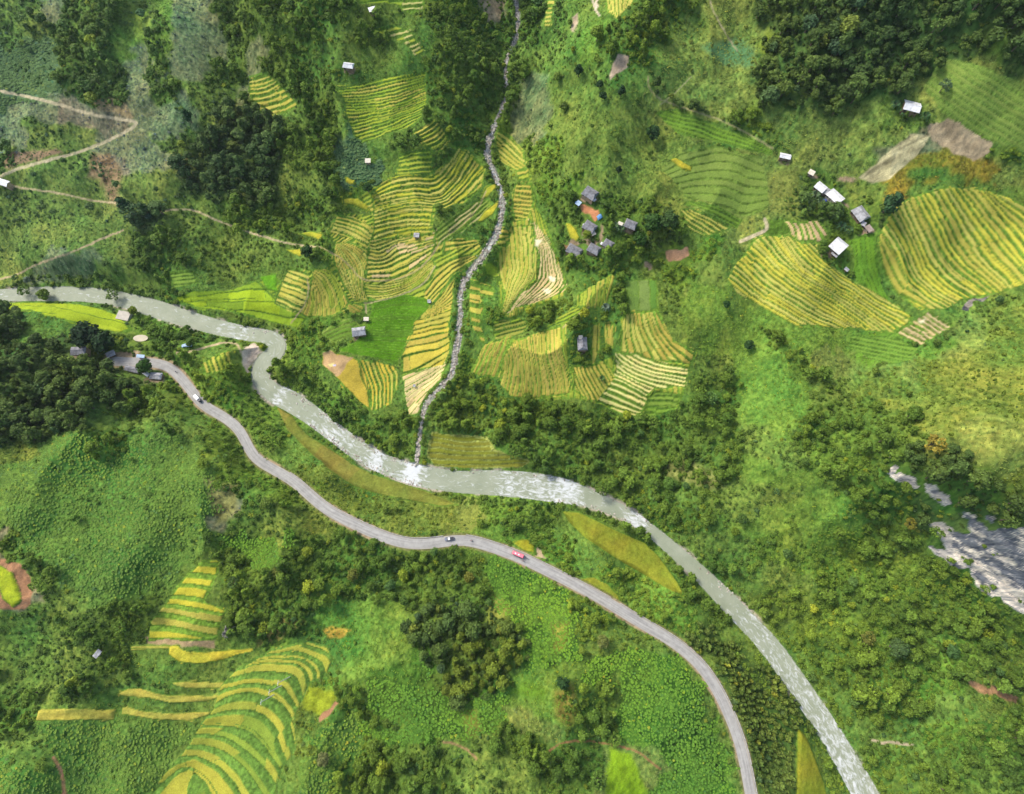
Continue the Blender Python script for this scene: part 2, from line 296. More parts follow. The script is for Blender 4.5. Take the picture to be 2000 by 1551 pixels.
block("golden field with a bare threshing patch on the slope above the river", [(628,692),(640,684),(690,697),(700,703),(714,730),(720,765),(724,803),(700,785),(660,742),(626,712)],
 [([(600,690),(640,760),(690,800)],0),([(705,690),(722,740),(728,803)],1.2)], ((.45,.34,.045),(.42,.34,.04)), GR, .04, 900)
block("narrow golden strips right of the threshing field", [(697,702),(740,706),(777,716),(777,750),(765,790),(735,803),(724,803),(718,755)],
 [([(697,700),(714,730),(722,765),(724,806)],0),([(757,702),(776,740),(770,800)],6.5)], ((.44,.34,.04),YEL), GR, .42, 60)
block("yellow terraces on a knoll at the top right of the stream", [(970,257),(992,262),(1022,290),(1027,325),(1010,335),(976,316),(968,290)],
 [([(985,252),(1026,292)],0),([(962,308),(1008,340)],7)], (YEL,YEL2), GR, .3)
block("small yellow terraces above the tan fields by the stream", [(1006,357),(1038,360),(1043,400),(1032,430),(1005,432),(1000,400)],
 [([(1002,357),(1044,360)],0),([(998,432),(1038,436)],9)], (YEL,OCH), GR, .28, 25)
block("long yellow terraces hanging above the right bank of the stream", [(972,490),(990,480),(1003,442),(1038,440),(1050,500),(1045,545),(1012,578),(985,618),(977,615),(984,570),(972,520)],
 [([(968,500),(978,570),(974,622)],0),([(1042,438),(1050,495),(1046,545),(1012,582),(984,622)],9)], (YEL,YEL2), GR2, .27, 50)
block("harvested tan terraces curving below the village", [(1035,425),(1052,440),(1070,470),(1086,500),(1101,540),(1106,560),(1086,577),(1050,592),(1010,602),(985,618),(1010,580),(1046,547),(1052,510),(1045,470)],
 [([(1036,428),(1052,500),(1046,547),(1012,584),(984,620)],0),([(1062,430),(1102,520),(1107,562),(1060,592),(990,622)],9)], (TAN,TAN2,TAN), GR, .3, 45)
block("small golden patches above the stream right bank", [(923,544),(966,560),(966,580),(942,582),(948,600),(940,620),(944,645),(950,668),(938,668),(920,640),(913,600),(915,565)],
 [([(915,545),(968,556)],0),([(912,660),(955,670)],6)], (OCH,YEL), GR, .5, 40)
block("slanted golden strips right of the lower stream", [(919,732),(940,690),(945,672),(975,665),(985,655),(1001,655),(986,700),(971,738),(930,733)],
 [([(916,730),(944,672)],0),([(972,740),(1002,655)],6)], (OCH,YEL), GR2, .4, 60)
block("large pale yellow terraces below the tree ringed house", [(980,690),(1005,666),(1050,648),(1098,636),(1100,690),(1110,715),(1118,768),(1050,777),(1000,777),(975,752)],
 [([(978,680),(992,720),(975,770)],0),([(1100,634),(1102,690),(1114,716),(1120,770)],17)], ((.44,.36,.07),YEL,(.42,.36,.06)), GR2, .27, 70)
block("slanting yellow terraces under the tree ringed house", [(1117,712),(1150,715),(1180,703),(1204,735),(1186,760),(1168,785),(1140,778),(1120,762)],
 [([(1117,712),(1126,750),(1150,792)],0),([(1182,700),(1206,736)],9)], ((.44,.36,.06),YEL), GR2, .35, 60)
block("cream coloured harvested terraces at the lower right of the middle fields", [(1200,688),(1245,692),(1275,702),(1346,718),(1338,756),(1276,760),(1268,770),(1253,816),(1210,807),(1165,786),(1188,742),(1202,720)],
 [([(1230,690),(1265,712),(1345,726)],0),([(1196,690),(1212,716),(1250,742),(1340,758)],4),([(1188,735),(1228,752),(1272,778)],8),([(1163,789),(1208,808),(1255,818)],13)], (PALE,PALE,(.54,.47,.16)), GR, .45, 110)
block("dull green terraces at the edge of the river wood", [(1268,772),(1278,762),(1330,770),(1320,795),(1290,812),(1255,815)], [([(1266,772),(1335,775)],0),([(1250,815),(1310,815)],4)], (GR2,(.14,.22,.03)), GR, .4, 80)
block("narrow yellow strips right of the tree ringed house", [(1155,632),(1172,630),(1173,680),(1161,716),(1152,712)], [([(1153,630),(1150,716)],0),([(1174,628),(1172,690)],1.6)], (YEL,OCH), GR2, .3, 90)
block("three yellow strips between two shrub banks", [(1180,632),(1200,632),(1198,678),(1180,673)], [([(1179,630),(1179,676)],0),([(1201,630),(1199,680)],3)], (YEL,OCH), GR, .25, 70)
block("tall yellow terraces in the middle right below the grass plots", [(1214,630),(1222,612),(1283,608),(1310,655),(1314,668),(1358,686),(1350,712),(1300,706),(1270,702),(1245,692),(1210,692)],
 [([(1212,615),(1208,660),(1212,700)],0),([(1248,608),(1258,660),(1290,706)],5),([(1286,606),(1314,664),(1360,688)],9.5)], (YEL,YEL2,OCH), GR, .27, 50)
block("yellow strip terraces below the village wood", [(1127,575),(1150,560),(1195,533),(1202,540),(1183,600),(1165,603),(1125,600)],
 [([(1124,572),(1124,602)],0),([(1202,533),(1184,604)],9)], (LIM2,YEL), GR, .3, 90)
block("green yellow terraces sloping to the tree ringed house", [(1057,645),(1100,612),(1130,600),(1142,603),(1130,620),(1100,633)], [([(1050,642),(1100,610),(1130,598)],0),([(1062,650),(1105,636),(1140,618)],4)], (LIM2,LIME), DGR, .35, 90)
block("yellow striped terraces above the village track", [(1328,408),(1365,407),(1430,444),(1402,456),(1378,462),(1340,446)],
 [([(1338,400),(1385,413),(1434,446)],0),([(1324,420),(1350,446),(1380,464)],5)], (YEL2,YEL), DGR, .5, 90)
block("sweeping yellow rice terraces at the right edge", [(1745,402),(1780,385),(1850,366),(1920,370),(1970,385),(2040,425),(2040,545),(1950,572),(1880,586),(1845,606),(1790,602),(1745,570),(1722,520),(1714,465)],
 [([(1712,470),(1720,520),(1740,562),(1780,596),(1815,610)],0),([(1719,452),(1748,500),(1765,545),(1800,580),(1850,606)],2),([(1765,400),(1790,450),(1812,508),(1850,555),(1895,580)],8),([(1838,368),(1872,430),(1915,500),(1980,566)],15),([(1900,364),(1938,410),(2020,502)],20),([(1955,374),(2040,425)],25)], (YEL2,(.44,.41,.05),YEL), GR, .36, 130)
block("long slanting yellow rice terraces left of the white roofed farmhouse", [(1468,470),(1500,458),(1540,460),(1562,472),(1597,476),(1600,500),(1640,530),(1670,550),(1700,565),(1740,590),(1782,618),(1775,633),(1745,650),(1700,647),(1650,642),(1555,637),(1500,607),(1440,574),(1418,545),(1440,510),(1452,498),(1463,485)],
 [([(1414,545),(1450,574),(1500,608),(1560,640)],0),([(1438,508),(1500,560),(1580,612),(1650,645)],5),([(1466,468),(1520,520),(1600,578),(1700,648)],10),([(1520,456),(1560,520),(1640,572),(1745,645)],14.5),([(1565,468),(1604,505),(1660,552),(1720,590),(1785,622)],19)], (YEL2,(.44,.40,.05)), GR, .36, 90)
block("small brown and tan harvested terraces at the right", [(1815,606),(1862,636),(1840,650),(1797,676),(1745,650),(1778,630)], [([(1812,604),(1866,638)],0),([(1740,648),(1795,680)],8)], (TAN,(.42,.33,.16)), GR, .5, 100)
block("brown ploughed terraces left of the white roofed farmhouse", [(1500,428),(1560,434),(1600,430),(1622,455),(1612,470),(1597,474),(1560,470),(1540,458),(1500,460),(1470,462),(1500,450)],
 [([(1545,425),(1560,445),(1566,475)],0),([(1600,428),(1625,462)],4.5)], ((.40,.29,.15),TAN), GR, .38, 300)
block("fresh green paddies right of the white roofed farmhouse", [(1655,468),(1712,455),(1715,510),(1722,560),(1745,600),(1700,575),(1665,540),(1670,500)], [([(1660,465),(1662,540),(1700,590)],0),([(1716,455),(1722,540),(1748,600)],6)], ((.13,.26,.02),(.11,.24,.02)), (.09,.19,.02), .25, 60, .25)
block("green contour strips on the slope at the top right", [(1280,222),(1320,212),(1400,243),(1512,290),(1510,306),(1400,278),(1320,262)], [([(1285,212),(1400,240),(1515,288)],0),([(1275,240),(1400,280),(1515,308)],4)], ((.13,.24,.025),GR2), DGR, .35, 200, .5)
block("stepped yellow strips climbing the lower left slope", [(393,1095),(430,1096),(425,1120),(412,1148),(398,1174),(440,1192),(432,1224),(424,1250),(290,1250),(290,1215),(318,1185),(343,1150),(368,1120)],
 [([(360,1092),(395,1094),(440,1096)],0),([(330,1162),(395,1162),(450,1180)],3),([(280,1196),(360,1200),(440,1212)],5),([(280,1248),(350,1246),(430,1262)],7)], (YEL,(.42,.38,.035)), GR2, .40, 400, 1.0)
block("wide curved yellow terraces at the bottom left", [(540,1262),(600,1254),(640,1262),(652,1285),(640,1320),(602,1335),(590,1370),(574,1400),(580,1462),(552,1500),(532,1570),(275,1570),(330,1500),(358,1470),(380,1430),(415,1385),(430,1340),(460,1310),(500,1285)],
 [([(530,1265),(600,1250),(655,1268),(660,1320)],0),([(440,1316),(530,1292),(590,1305),(600,1350)],3.3),([(425,1372),(480,1348),(540,1360),(568,1400),(584,1465)],6),([(375,1432),(440,1430),(500,1470),(550,1540)],9),([(280,1540),(360,1478),(420,1510),(460,1580)],11.5)], ((.31,.32,.04),(.33,.32,.04),(.28,.31,.04),(.34,.34,.045),(.20,.28,.035)), (.10,.19,.028), .46, 120, 1.1)
block("lime green riverside paddies on the right bank of the upper river", [(343,580),(375,569),(440,566),(500,548),(540,584),(600,620),(580,642),(520,626),(460,612),(415,606),(380,600),(350,590)],
 [([(340,576),(440,562),(505,545)],0),([(350,600),(460,614),(560,640)],4)], ((.27,.38,.018),(.17,.27,.02),(.22,.33,.02)), (.09,.18,.02), .1, 70, .3)
block("lime green paddies on the left bank of the upper river", [(-60,592),(60,590),(135,590),(180,598),(230,614),(260,645),(230,652),(190,641),(130,626),(90,618),(60,606),(-60,606)],
 [([(-60,585),(135,585),(240,610)],0),([(-60,612),(100,626),(220,656)],3)], ((.27,.36,.02),(.29,.37,.022)), (.1,.19,.02), .08, 90, .25)
block("small lime green plot above the spreading dark tree", [(138,650),(153,638),(178,650),(158,664)], [([(130,640),(180,640)],0),([(130,670),(180,670)],1)], (LIME,LIM2), GR, .05, 400)
block("striped yellow terraces between the road and the river bend", [(388,712),(410,698),(450,682),(454,720),(420,729),(397,731)], [([(386,700),(398,732)],0),([(448,680),(458,722)],6)], (YEL,LIM2), GR, .38, 90)
block("olive terraces with pale edges above the river junction", [(845,842),(870,848),(950,853),(966,880),(1005,890),(1038,900),(1020,913),(900,915),(845,912),(833,890)],
 [([(840,842),(900,852),(970,852)],0),([(832,914),(900,918),(1040,914)],7)], (OLV2,(.15,.17,.018),OLV2), (.24,.27,.06), .22, 400, .9)
block("long olive yellow field between the road and the river", [(1097,998),(1130,1000),(1160,1014),(1200,1034),(1260,1060),(1286,1085),(1310,1118),(1326,1140),(1338,1163),(1310,1155),(1260,1125),(1200,1090),(1140,1050),(1110,1020)], None, ((.20,.215,.02),), GR)
block("small half moon olive field beside the road", [(1130,1130),(1160,1127),(1186,1140),(1208,1163),(1212,1179),(1180,1168),(1150,1148)], None, ((.205,.22,.02),), GR)
block("small yellow field by the red bus", [(1002,1062),(1012,1054),(1030,1053),(1045,1062),(1043,1080),(1025,1077)], None, ((.25,.27,.02),), GR)
block("olive green field at the bottom beside the river", [(1556,1418),(1576,1440),(1592,1480),(1610,1530),(1622,1600),(1553,1600)], None, ((.20,.22,.018),), GR)
block("long brownish maize strip between the road and the upper river", [(540,795),(560,798),(600,848),(650,880),(700,912),(740,930),(790,945),(850,965),(897,986),(860,989),(790,976),(740,966),(690,950),(640,916),(600,880),(560,840)], None, ((.20,.19,.035),(.17,.19,.03)), OLV2, 0, 60)
block("lime field ringed by red soil at the left edge", [(-60,1100),(0,1104),(25,1118),(40,1148),(43,1175),(25,1188),(8,1170),(0,1150),(-60,1140)], None, ((.31,.37,.02),), GR)
block("broad yellow strip with wavy banks on the lower left slope", [(330,1262),(345,1259),(365,1271),(400,1274),(450,1269),(494,1266),(496,1273),(430,1290),(390,1297),(350,1293),(330,1278)], None, ((.42,.37,.035),), GR)
block("thin yellow strip beside the broad wavy one", [(256,1261),(334,1261),(331,1267),(256,1267)], None, (YEL,), GR)
block("short yellow strip above the two long ones", [(332,1335),(345,1331),(437,1331),(437,1343),(360,1345)], None, (YEL,), GR)
block("long wavy yellow strip in the lower left corner", [(233,1352),(250,1345),(278,1344),(300,1352),(330,1358),(428,1356),(428,1363),(400,1371),(330,1373),(290,1363),(235,1359)], None, (YEL,), GR)
block("wide yellow strip nearest the left corner wood", [(70,1408),(76,1386),(85,1383),(228,1384),(224,1406)], None, (YEL,), GR)
block("yellow strip right of the widest corner strip", [(236,1394),(240,1379),(250,1378),(275,1388),(340,1393),(413,1388),(410,1396),(370,1408),(300,1405)], None, (YEL,), GR)
block("tan and green strips near the top hut", [(738,52),(775,48),(803,62),(828,100),(810,110),(790,86),(760,72),(725,62)], [([(735,58),(790,44)],0),([(800,118),(835,96)],7)], ((.38,.36,.12),LIM2), DGR, .45, 90)
block("pale strips above the topmost hut", [(700,-20),(830,-20),(826,22),(800,28),(770,8),(700,8)], [([(690,-20),(830,-30)],0),([(690,14),(830,4)],3)], ((.36,.36,.12),LIME), GR, .5, 90)
block("curved bright yellow terraces at the top edge", [(1178,-30),(1250,-30),(1240,5),(1225,20),(1206,39),(1185,25)], [([(1176,-30),(1184,20),(1204,42)],0),([(1250,-30),(1228,18),(1212,42)],6)], (YEL2,YEL2), GR, .3, 200)
block("tiny yellow steps left of the top edge terraces", [(1070,0),(1085,0),(1078,30),(1075,52),(1062,52),(1064,28)], [([(1060,0),(1086,-2)],0),([(1060,52),(1080,50)],6)], (YEL2,), GR, .5, 200)
for lab, poly in (("yellow sliver field left of the central bowl", [(670,388),(700,387),(722,404),(716,412),(690,401),(672,399)]), ("tiny yellow plot beside bare red soil", [(676,344),(685,350),(694,352),(691,361),(681,361),(675,356)]),
  ("yellow crescent field on the wooded left slope", [(581,454),(610,452),(631,458),(626,470),(600,462)]), ("yellow triangle field under the hillside trail", [(556,488),(596,486),(590,500),(584,503)]),
  ("golden wedge field on the left bank of the upper stream", [(938,394),(950,366),(968,358),(971,368),(952,386)]), ("golden sliver below the wedge by the stream", [(932,433),(945,415),(970,395),(976,397),(962,420),(942,434)]),
  ("yellow garden plot inside the village", [(1103,435),(1114,436),(1124,448),(1132,464),(1126,473),(1113,466)]), ("yellow field on the right slope below the thicket", [(1307,312),(1320,308),(1350,326),(1350,336),(1330,330)]),
  ("lime plot beside the stream", [(944,516),(958,513),(975,525),(976,540),(966,543),(950,536)]), ("golden tongue of rice above the lower stream", [(917,614),(930,615),(944,645),(949,668),(940,668),(926,645)])):
    block(lab, poly, None, ((.36,.34,.03),) if 'lime' not in lab else (LIME,), GR)
block("emerald plot above the riverside paddies", [(507,541),(540,535),(544,570),(522,566)], None, ((.10,.25,.012),), GR)

block("faint pale strips on the slope right of the upper bowl", [(850,458),(866,432),(905,410),(940,386),(962,396),(942,424),(905,450),(872,474),(853,482)], [([(850,450),(880,420),(945,380)],0),([(856,484),(905,456),(965,400)],5)], ((.24,.28,.06),(.17,.24,.04),(.34,.31,.12)), GR, .42, 60)
block("dark green steps between the farmhouse and the river wood", [(628,652),(650,632),(690,620),(706,640),(695,655),(650,672)], [([(625,645),(690,615)],0),([(640,680),(706,655)],5)], ((.10,.19,.02),(.12,.21,.025)), (.17,.24,.04), .25, 60, .5)
block("olive strips below the harvested terraces on the right stream bank", [(963,628),(1008,618),(1034,628),(1022,650),(985,664),(963,667)], [([(960,632),(1035,614)],0),([(962,672),(1030,655)],5)], ((.22,.24,.04),LIME), DGR, .42, 80)
block("smooth grass plots above the tall yellow terraces", [(1221,548),(1282,546),(1286,606),(1226,610)], [([(1220,545),(1224,612)],0),([(1284,544),(1288,608)],3)], ((.13,.22,.04),(.10,.21,.03),(.15,.22,.05)), GR2, .08, 200, .1)
block("striped grassy slope at the far upper right", [(1800,168),(1845,112),(1900,122),(2040,180),(2040,300),(1960,290),(1900,255),(1840,222),(1822,192)], [([(1790,180),(1850,225),(1960,295)],0),([(1850,105),(1930,150),(2040,215)],8)], ((.15,.225,.04),(.17,.24,.045)), (.12,.20,.032), .38, 300, .4)
block("faintly terraced green slope above the striped village terraces", [(1290,330),(1330,300),(1400,285),(1490,310),(1505,400),(1450,432),(1400,400),(1340,385)], [([(1280,335),(1350,290),(1430,275),(1510,315)],0),([(1330,400),(1400,410),(1450,440),(1515,410)],8)], ((.135,.205,.035),(.15,.215,.04)), (.115,.185,.028), .25, 200, .4)
block("green banked slope right of the striped village terraces", [(1345,390),(1400,402),(1455,432),(1440,450),(1428,442),(1365,404),(1335,400)], [([(1340,385),(1400,396),(1460,430)],0),([(1335,405),(1365,408),(1440,452)],3)], (GR2,), DGR, .4, 200, .6)
block("faint green contour strips under the right hand terraces", [(1660,655),(1745,655),(1795,680),(1780,705),(1730,712),(1660,680)], [([(1655,650),(1790,675)],0),([(1655,690),(1780,715)],5)], ((.13,.23,.03),), (.085,.17,.022), .4, 300, .5)
block("faint green strips beside the wood on the lower left trail slope", [(328,531),(376,526),(388,554),(340,564)], [([(325,528),(380,524)],0),([(330,566),(390,556)],5)], ((.15,.24,.035),), DGR, .4, 300, .5)
block("narrow green terraces on the slope left of the river bend", [(500,548),(540,540),(560,560),(552,590),(535,585)], [([(500,545),(545,538)],0),([(540,592),(562,575)],3)], (LIME,(.12,.22,.02)), GR, .3, 80, .5)
block("small steps along the right bank of the middle stream", [(968,440),(985,440),(1000,455),(990,478),(972,486)], [([(966,438),(1000,450)],0),([(968,488),(995,480)],4)], (YEL,OCH), GR, .4, 60)
block("greener terraces filling the central hill between the yellow blocks", [(700,385),(760,345),(850,338),(905,295),(950,325),(945,365),(905,400),(852,402),(846,455),(868,476),(935,470),(945,495),(905,520),(880,545),(850,592),(800,580),(740,592),(660,612),(590,615),(540,590),(560,525),(640,525),(652,475),(640,452),(658,415),(725,418)],
 [([(540,540),(660,420),(740,360),(845,340),(905,290)],0),([(560,560),(660,480),(745,430),(850,430),(950,380)],8),([(580,600),(690,560),(760,520),(850,478),(950,440)],15),([(620,620),(720,595),(800,578),(860,545),(950,480)],21)], (LIM2,YEL,(.22,.28,.03)), GR, .36, 60)
block("greener terraces filling the slope right of the lower stream", [(918,730),(945,672),(985,655),(1010,662),(1098,636),(1112,600),(1130,600),(1108,640),(1112,715),(1150,720),(1185,700),(1210,690),(1210,625),(1222,610),(1285,606),(1316,664),(1360,688),(1345,722),(1335,765),(1325,795),(1252,818),(1120,778),(1000,778),(970,738)],
 [([(918,725),(945,665)],0),([(985,778),(1000,650)],6),([(1118,780),(1100,630)],16),([(1210,800),(1205,610)],24),([(1330,800),(1310,600)],33)], (LIM2,YEL,(.24,.28,.035)), GR2, .34, 60)
block("greener terraces around the tan fields below the village", [(970,520),(975,480),(1000,432),(1002,380),(1010,355),(1040,358),(1048,405),(1066,430),(1088,500),(1106,545),(1100,580),(1050,600),(1000,622),(975,618)],
 [([(965,480),(975,620)],0),([(1015,430),(1020,600)],6),([(1064,425),(1110,560)],13)], (LIM2,YEL), GR, .34, 60)
block("pale strip terraces between upper stream and knoll", [(1008,335),(1030,325),(1042,352),(1010,354)], [([(1005,332),(1040,326)],0),([(1008,358),(1044,354)],3)], (YEL,LIM2), GR, .4, 60)

tread_mask = np.zeros(Xg.shape, bool)
def bbox(poly, pad):
    a = np.array(poly); return a[:, 0].min() - pad, a[:, 1].min() - pad, a[:, 0].max() + pad, a[:, 1].max() + pad
wobx = 3.2 * (vnoise(Xg / 3.1, Yg / 3.1, 71) - .5); woby = 3.2 * (vnoise(Xg / 3.1, Yg / 3.1, 72) - .5)
wob2x = 6 * (vnoise(Xg / 8, Yg / 8, 73) - .5); wob2y = 6 * (vnoise(Xg / 8, Yg / 8, 74) - .5)
for bi, (lab, poly, guides, tread, riser, rf, L, amp, kd) in enumerate(BL):
    x0, y0, x1, y1 = bbox(poly, 3)
    m = (PX > x0) & (PX < x1) & (PY > y0) & (PY < y1) & (kind == 0)
    jj, ii = np.nonzero(m)
    if len(jj) == 0: continue
    px, py = PX[jj, ii], PY[jj, ii]
    gk = .7 if guides is None else 1
    ok = inpoly(px + wobx[jj, ii] + gk * wob2x[jj, ii], py + woby[jj, ii] + gk * wob2y[jj, ii], poly) & (dd[jj, ii] > 4.2) & (rd[jj, ii] > rhw[jj, ii] + 1)
    jj, ii = jj[ok], ii[ok]; px, py = px[ok], py[ok]
    if len(jj) == 0: continue
    X, Y, zz = Xg[jj, ii], Yg[jj, ii], Z[jj, ii]
    pd = polydist(px, py, np.array(list(poly) + [poly[0]], float))[0]
    T = np.array(tread); Rc = np.array(riser)
    n_s = vnoise(X / .8, Y / .8, 81); n_m = fbm(X / 5, Y / 5, 83, 3)
    if guides is None:
        hcol = hash2(np.floor((px + py) / max(L, 1)), 0, bi)
        col = T[(hcol * len(T)).astype(int) % len(T)] * (.86 + .28 * n_m + .16 * (n_s - .5) * 2)[:, None]
        edge_ = sstep(2.2, .4, pd)
        col = col * (1 - edge_[:, None]) + np.array(GR) * edge_[:, None] * .9
        # level the field: soften towards its own smooth plane, with a raised crop
        A_ = np.stack([X, Y, np.ones_like(X)], 1); cf = np.linalg.lstsq(A_, zz, rcond=None)[0]
        k_ = sstep(0, 8, pd); Z[jj, ii] = zz * (1 - .7 * k_) + (A_ @ cf) * .7 * k_ + .55 * sstep(.3, 1.6, pd)
        col = col * (1 + .35 * (fbm(X / 11, Y / 11, 87, 4) - .5) + .25 * (vnoise(X / 1.6, Y / 1.6, 88) - .5))[:, None]; col[:, 0] *= 1 + .35 * (fbm(X / 8, Y / 8, 89, 3) - .5)
        gcol[jj, ii] = col; rough[jj, ii] = .28; tread_mask[jj, ii] = True; kind[jj, ii] = bi + 1; nogrow[jj, ii] = True
        continue
    G = []
    for line, u in guides:
        a = np.array(line, float)
        a = np.vstack([a[0] + (a[0] - a[1]) / np.linalg.norm(a[0] - a[1]) * 90, a, a[-1] + (a[-1] - a[-2]) / np.linalg.norm(a[-1] - a[-2]) * 90])
        a = smooth(a, 2); G.append((a, u))
    pxw = px + 3.0 * (fbm(X / 11, Y / 11, 91, 2) - .5) * 2; pyw = py + 3.0 * (fbm(X / 11, Y / 11, 92, 2) - .5) * 2
    ds, ar_, sg = [], [], []
    for gi, (a, u) in enumerate(G):
        d, s, _, sd1 = polydist(pxw, pyw, a)
        oth = G[gi + 1][0] if gi + 1 < len(G) else G[gi - 1][0]
        mid = oth[len(oth) // 2]
        sm = polydist(np.array([mid[0]]), np.array([mid[1]]), a)[3][0]
        if gi + 1 == len(G): sm = -sm
        ds.append(d); ar_.append(s); sg.append(sd1 * sm)
    k = np.zeros(len(px), int)
    for gi in range(1, len(G) - 1): k = np.where(sg[gi] > 0, gi, k)
    ds = np.array(ds); ar_ = np.array(ar_); sg = np.array(sg); us = np.array([u for _, u in G]); ix = np.arange(len(px))
    d0 = ds[k, ix] * np.where(sg[k, ix] > 0, 1, -1); d1 = ds[k + 1, ix] * np.where(sg[k + 1, ix] > 0, -1, 1)
    tt = d0 / np.maximum(d0 + d1, 1e-3)
    tt = np.clip(tt, -.4, 1.4)
    u = us[k] + (us[k + 1] - us[k]) * tt
    u = u + .35 * (fbm(X / 26, Y / 26, 95, 2) - .5)
    v = ar_[k, ix] * (1 - np.clip(tt, 0, 1)) + ar_[k + 1, ix] * np.clip(tt, 0, 1)
    # staggered plots: each plot shifts its own step a little, as hand built terraces do
    coarse = np.floor(u / 2.0)
    plot0 = np.floor(v / (L * 1.7) + hash2(coarse, 3, bi) * 7)
    u = u + .5 * (hash2(plot0, coarse, bi + 500) - .5) * (0 if L > 150 else 1)
    lev = np.floor(u); fr = u - lev
    vv = v / L + hash2(lev, 1, bi) * 9; plot = np.floor(vv); vf = (vv - plot) * L
    h = hash2(lev * 31 + plot, 2, bi); h2 = hash2(lev * 17 + plot, 5, bi)
    rfl = np.clip(rf * (.62 + .76 * h2), .03, .8)
    is_t = sstep(rfl - .03, rfl + .05, fr)
    ppx = ds[k, ix] + ds[k + 1, ix]; step_px = ppx / np.maximum(np.abs(us[k + 1] - us[k]), .1)
    bund = sstep(1.0, .35, vf) * (0 if L > 300 else 1)
    jag = (.3 + 3.6 * hash2(lev * 5 + np.floor(v / 60), 4, bi) ** 1.6) * (1 if rf < .7 else 0)
    edge_ = sstep(jag + 1.2, jag, pd)
    is_t = is_t * (1 - bund) * (1 - edge_)
    tc = T[np.clip((h * len(T)).astype(int), 0, len(T) - 1)] * (.92 + .16 * hash2(lev + plot * 7, 8, bi))[:, None]
    tc = tc * (.90 + .2 * n_m + .14 * (n_s - .5))[:, None]
    rc = Rc * (.74 + .5 * n_m + .75 * (n_s - .5) * 1.2 + .1)[:, None]
    # darker strip along the foot of each bank, fixed share of a step
    foot = sstep(.0, .06, fr) * sstep(.16, .08, fr)
    rc = rc * (1 - .35 * foot)[:, None]
    gcol[jj, ii] = tc * is_t[:, None] + rc * (1 - is_t)[:, None]
    # stepped ground
    A_ = np.stack([u - u.mean(), np.ones_like(u)], 1)
    slope = np.linalg.lstsq(A_, zz, rcond=None)[0][0]
    sgn = np.sign(slope) if slope != 0 else 1
    a_ = amp if amp is not None else float(np.clip(abs(slope) * 1.15, .75, 1.5))
    fade = sstep(0, 5, pd)
    fr2 = np.clip(fr / np.maximum(rfl, .12), 0, 1); fr2 = fr2 * fr2 * (3 - 2 * fr2)
    Z[jj, ii] = zz + fade * sgn * a_ * (fr2 - fr) + .16 * is_t
    rough[jj, ii] = .12 + .5 * (1 - is_t)
    kind[jj, ii] = bi + 1; nogrow[jj, ii] = (edge_ < .5) | (pd < .6); tread_mask[jj, ii] = is_t > .5

# ---- bare and special patches: colour, roughness, growth stop
def patch(poly, col, amp=.3, stop=True, soft=2.0, streak=None, only0=True):
    x0, y0, x1, y1 = bbox(poly, 12)
    m = (PX > x0) & (PX < x1) & (PY > y0) & (PY < y1)
    if only0: m &= (kind == 0)
    jj, ii = np.nonzero(m)
    px, py = PX[jj, ii] + 2.2 * wobx[jj, ii], PY[jj, ii] + 2.2 * woby[jj, ii]
    ins = inpoly(px, py, poly); d = polydist(px, py, np.array(list(poly) + [poly[0]], float))[0]
    sd1 = np.where(ins, d, -d); a = sstep(-soft, soft, sd1)
    X, Y = Xg[jj, ii], Yg[jj, ii]
    nz = fbm(X / 3.5, Y / 3.5, 101, 4)
    if streak is not None:
        c, s = math.cos(streak), math.sin(streak); nz = .5 * nz + .5 * fbm((X * c + Y * s) / 9, (-X * s + Y * c) / 1.1, 103, 2)
    c_ = np.array(col) * (1 + 2.4 * amp * (nz - .5) + .5 * amp * (vnoise(X / .8, Y / .8, 105) - .5))[:, None]
    gcol[jj, ii] = gcol[jj, ii] * (1 - a[:, None]) + c_ * a[:, None]
    if stop: nogrow[jj[a > .5], ii[a > .5]] = True
DIRT = (.36, .27, .17); CLAY = (.30, .16, .08)
patch([(1810,246),(1862,232),(1942,280),(1932,300),(1900,315),(1858,297),(1812,266)], (.31,.245,.145), .5)
patch([(1676,346),(1780,260),(1816,262),(1802,290),(1740,350),(1702,360)], (.40,.36,.19), .8, streak=R(20))
patch([(1500,340),(1560,330),(1560,420),(1500,415)], (.17,.2,.04), .5, False, 12)
patch([(1298,492),(1342,484),(1345,500),(1325,512),(1303,512)], (.45,.25,.13), .35, soft=1.2)
patch([(1260,512),(1268,510),(1270,524),(1262,524)], (.55,.45,.33), .2, soft=1)
patch([(1130,398),(1148,402),(1166,410),(1170,424),(1160,430),(1152,420),(1134,410)], (.46,.20,.09), .3, soft=1)
patch([(1098,478),(1120,480),(1118,488),(1104,488)], (.27,.17,.08), .3, soft=1)
patch([(1188,150),(1205,106),(1228,112),(1226,130),(1200,150),(1190,158)], (.40,.31,.21), .5)
patch([(1120,30),(1130,28),(1124,62),(1117,60)], (.42,.33,.22), .5)
patch([(1163,0),(1168,0),(1168,22),(1160,18)], (.5,.42,.3), .3)
patch([(402,932),(430,942),(468,948),(460,1000),(440,1018),(425,1022),(413,990)], (.20,.20,.06), 1.0, False, 8)
patch([(1295,906),(1345,894),(1400,930),(1416,950),(1382,957),(1300,930)], (.17,.19,.05), .9, False, 9)
patch([(-60,1085),(35,1098),(56,1120),(62,1145),(60,1178),(45,1192),(-60,1192)], CLAY, .35)
patch([(630,692),(642,686),(690,698),(676,712),(660,738),(640,724),(628,712)], (.42,.28,.13), .3, only0=False, soft=1.5)
patch([(640,710),(650,706),(652,716),(642,718)], (.62,.52,.2), .1, only0=False, soft=1)
patch([(648,712),(654,711),(655,716),(649,717)], (.5,.45,.55), .1, only0=False, soft=.8)
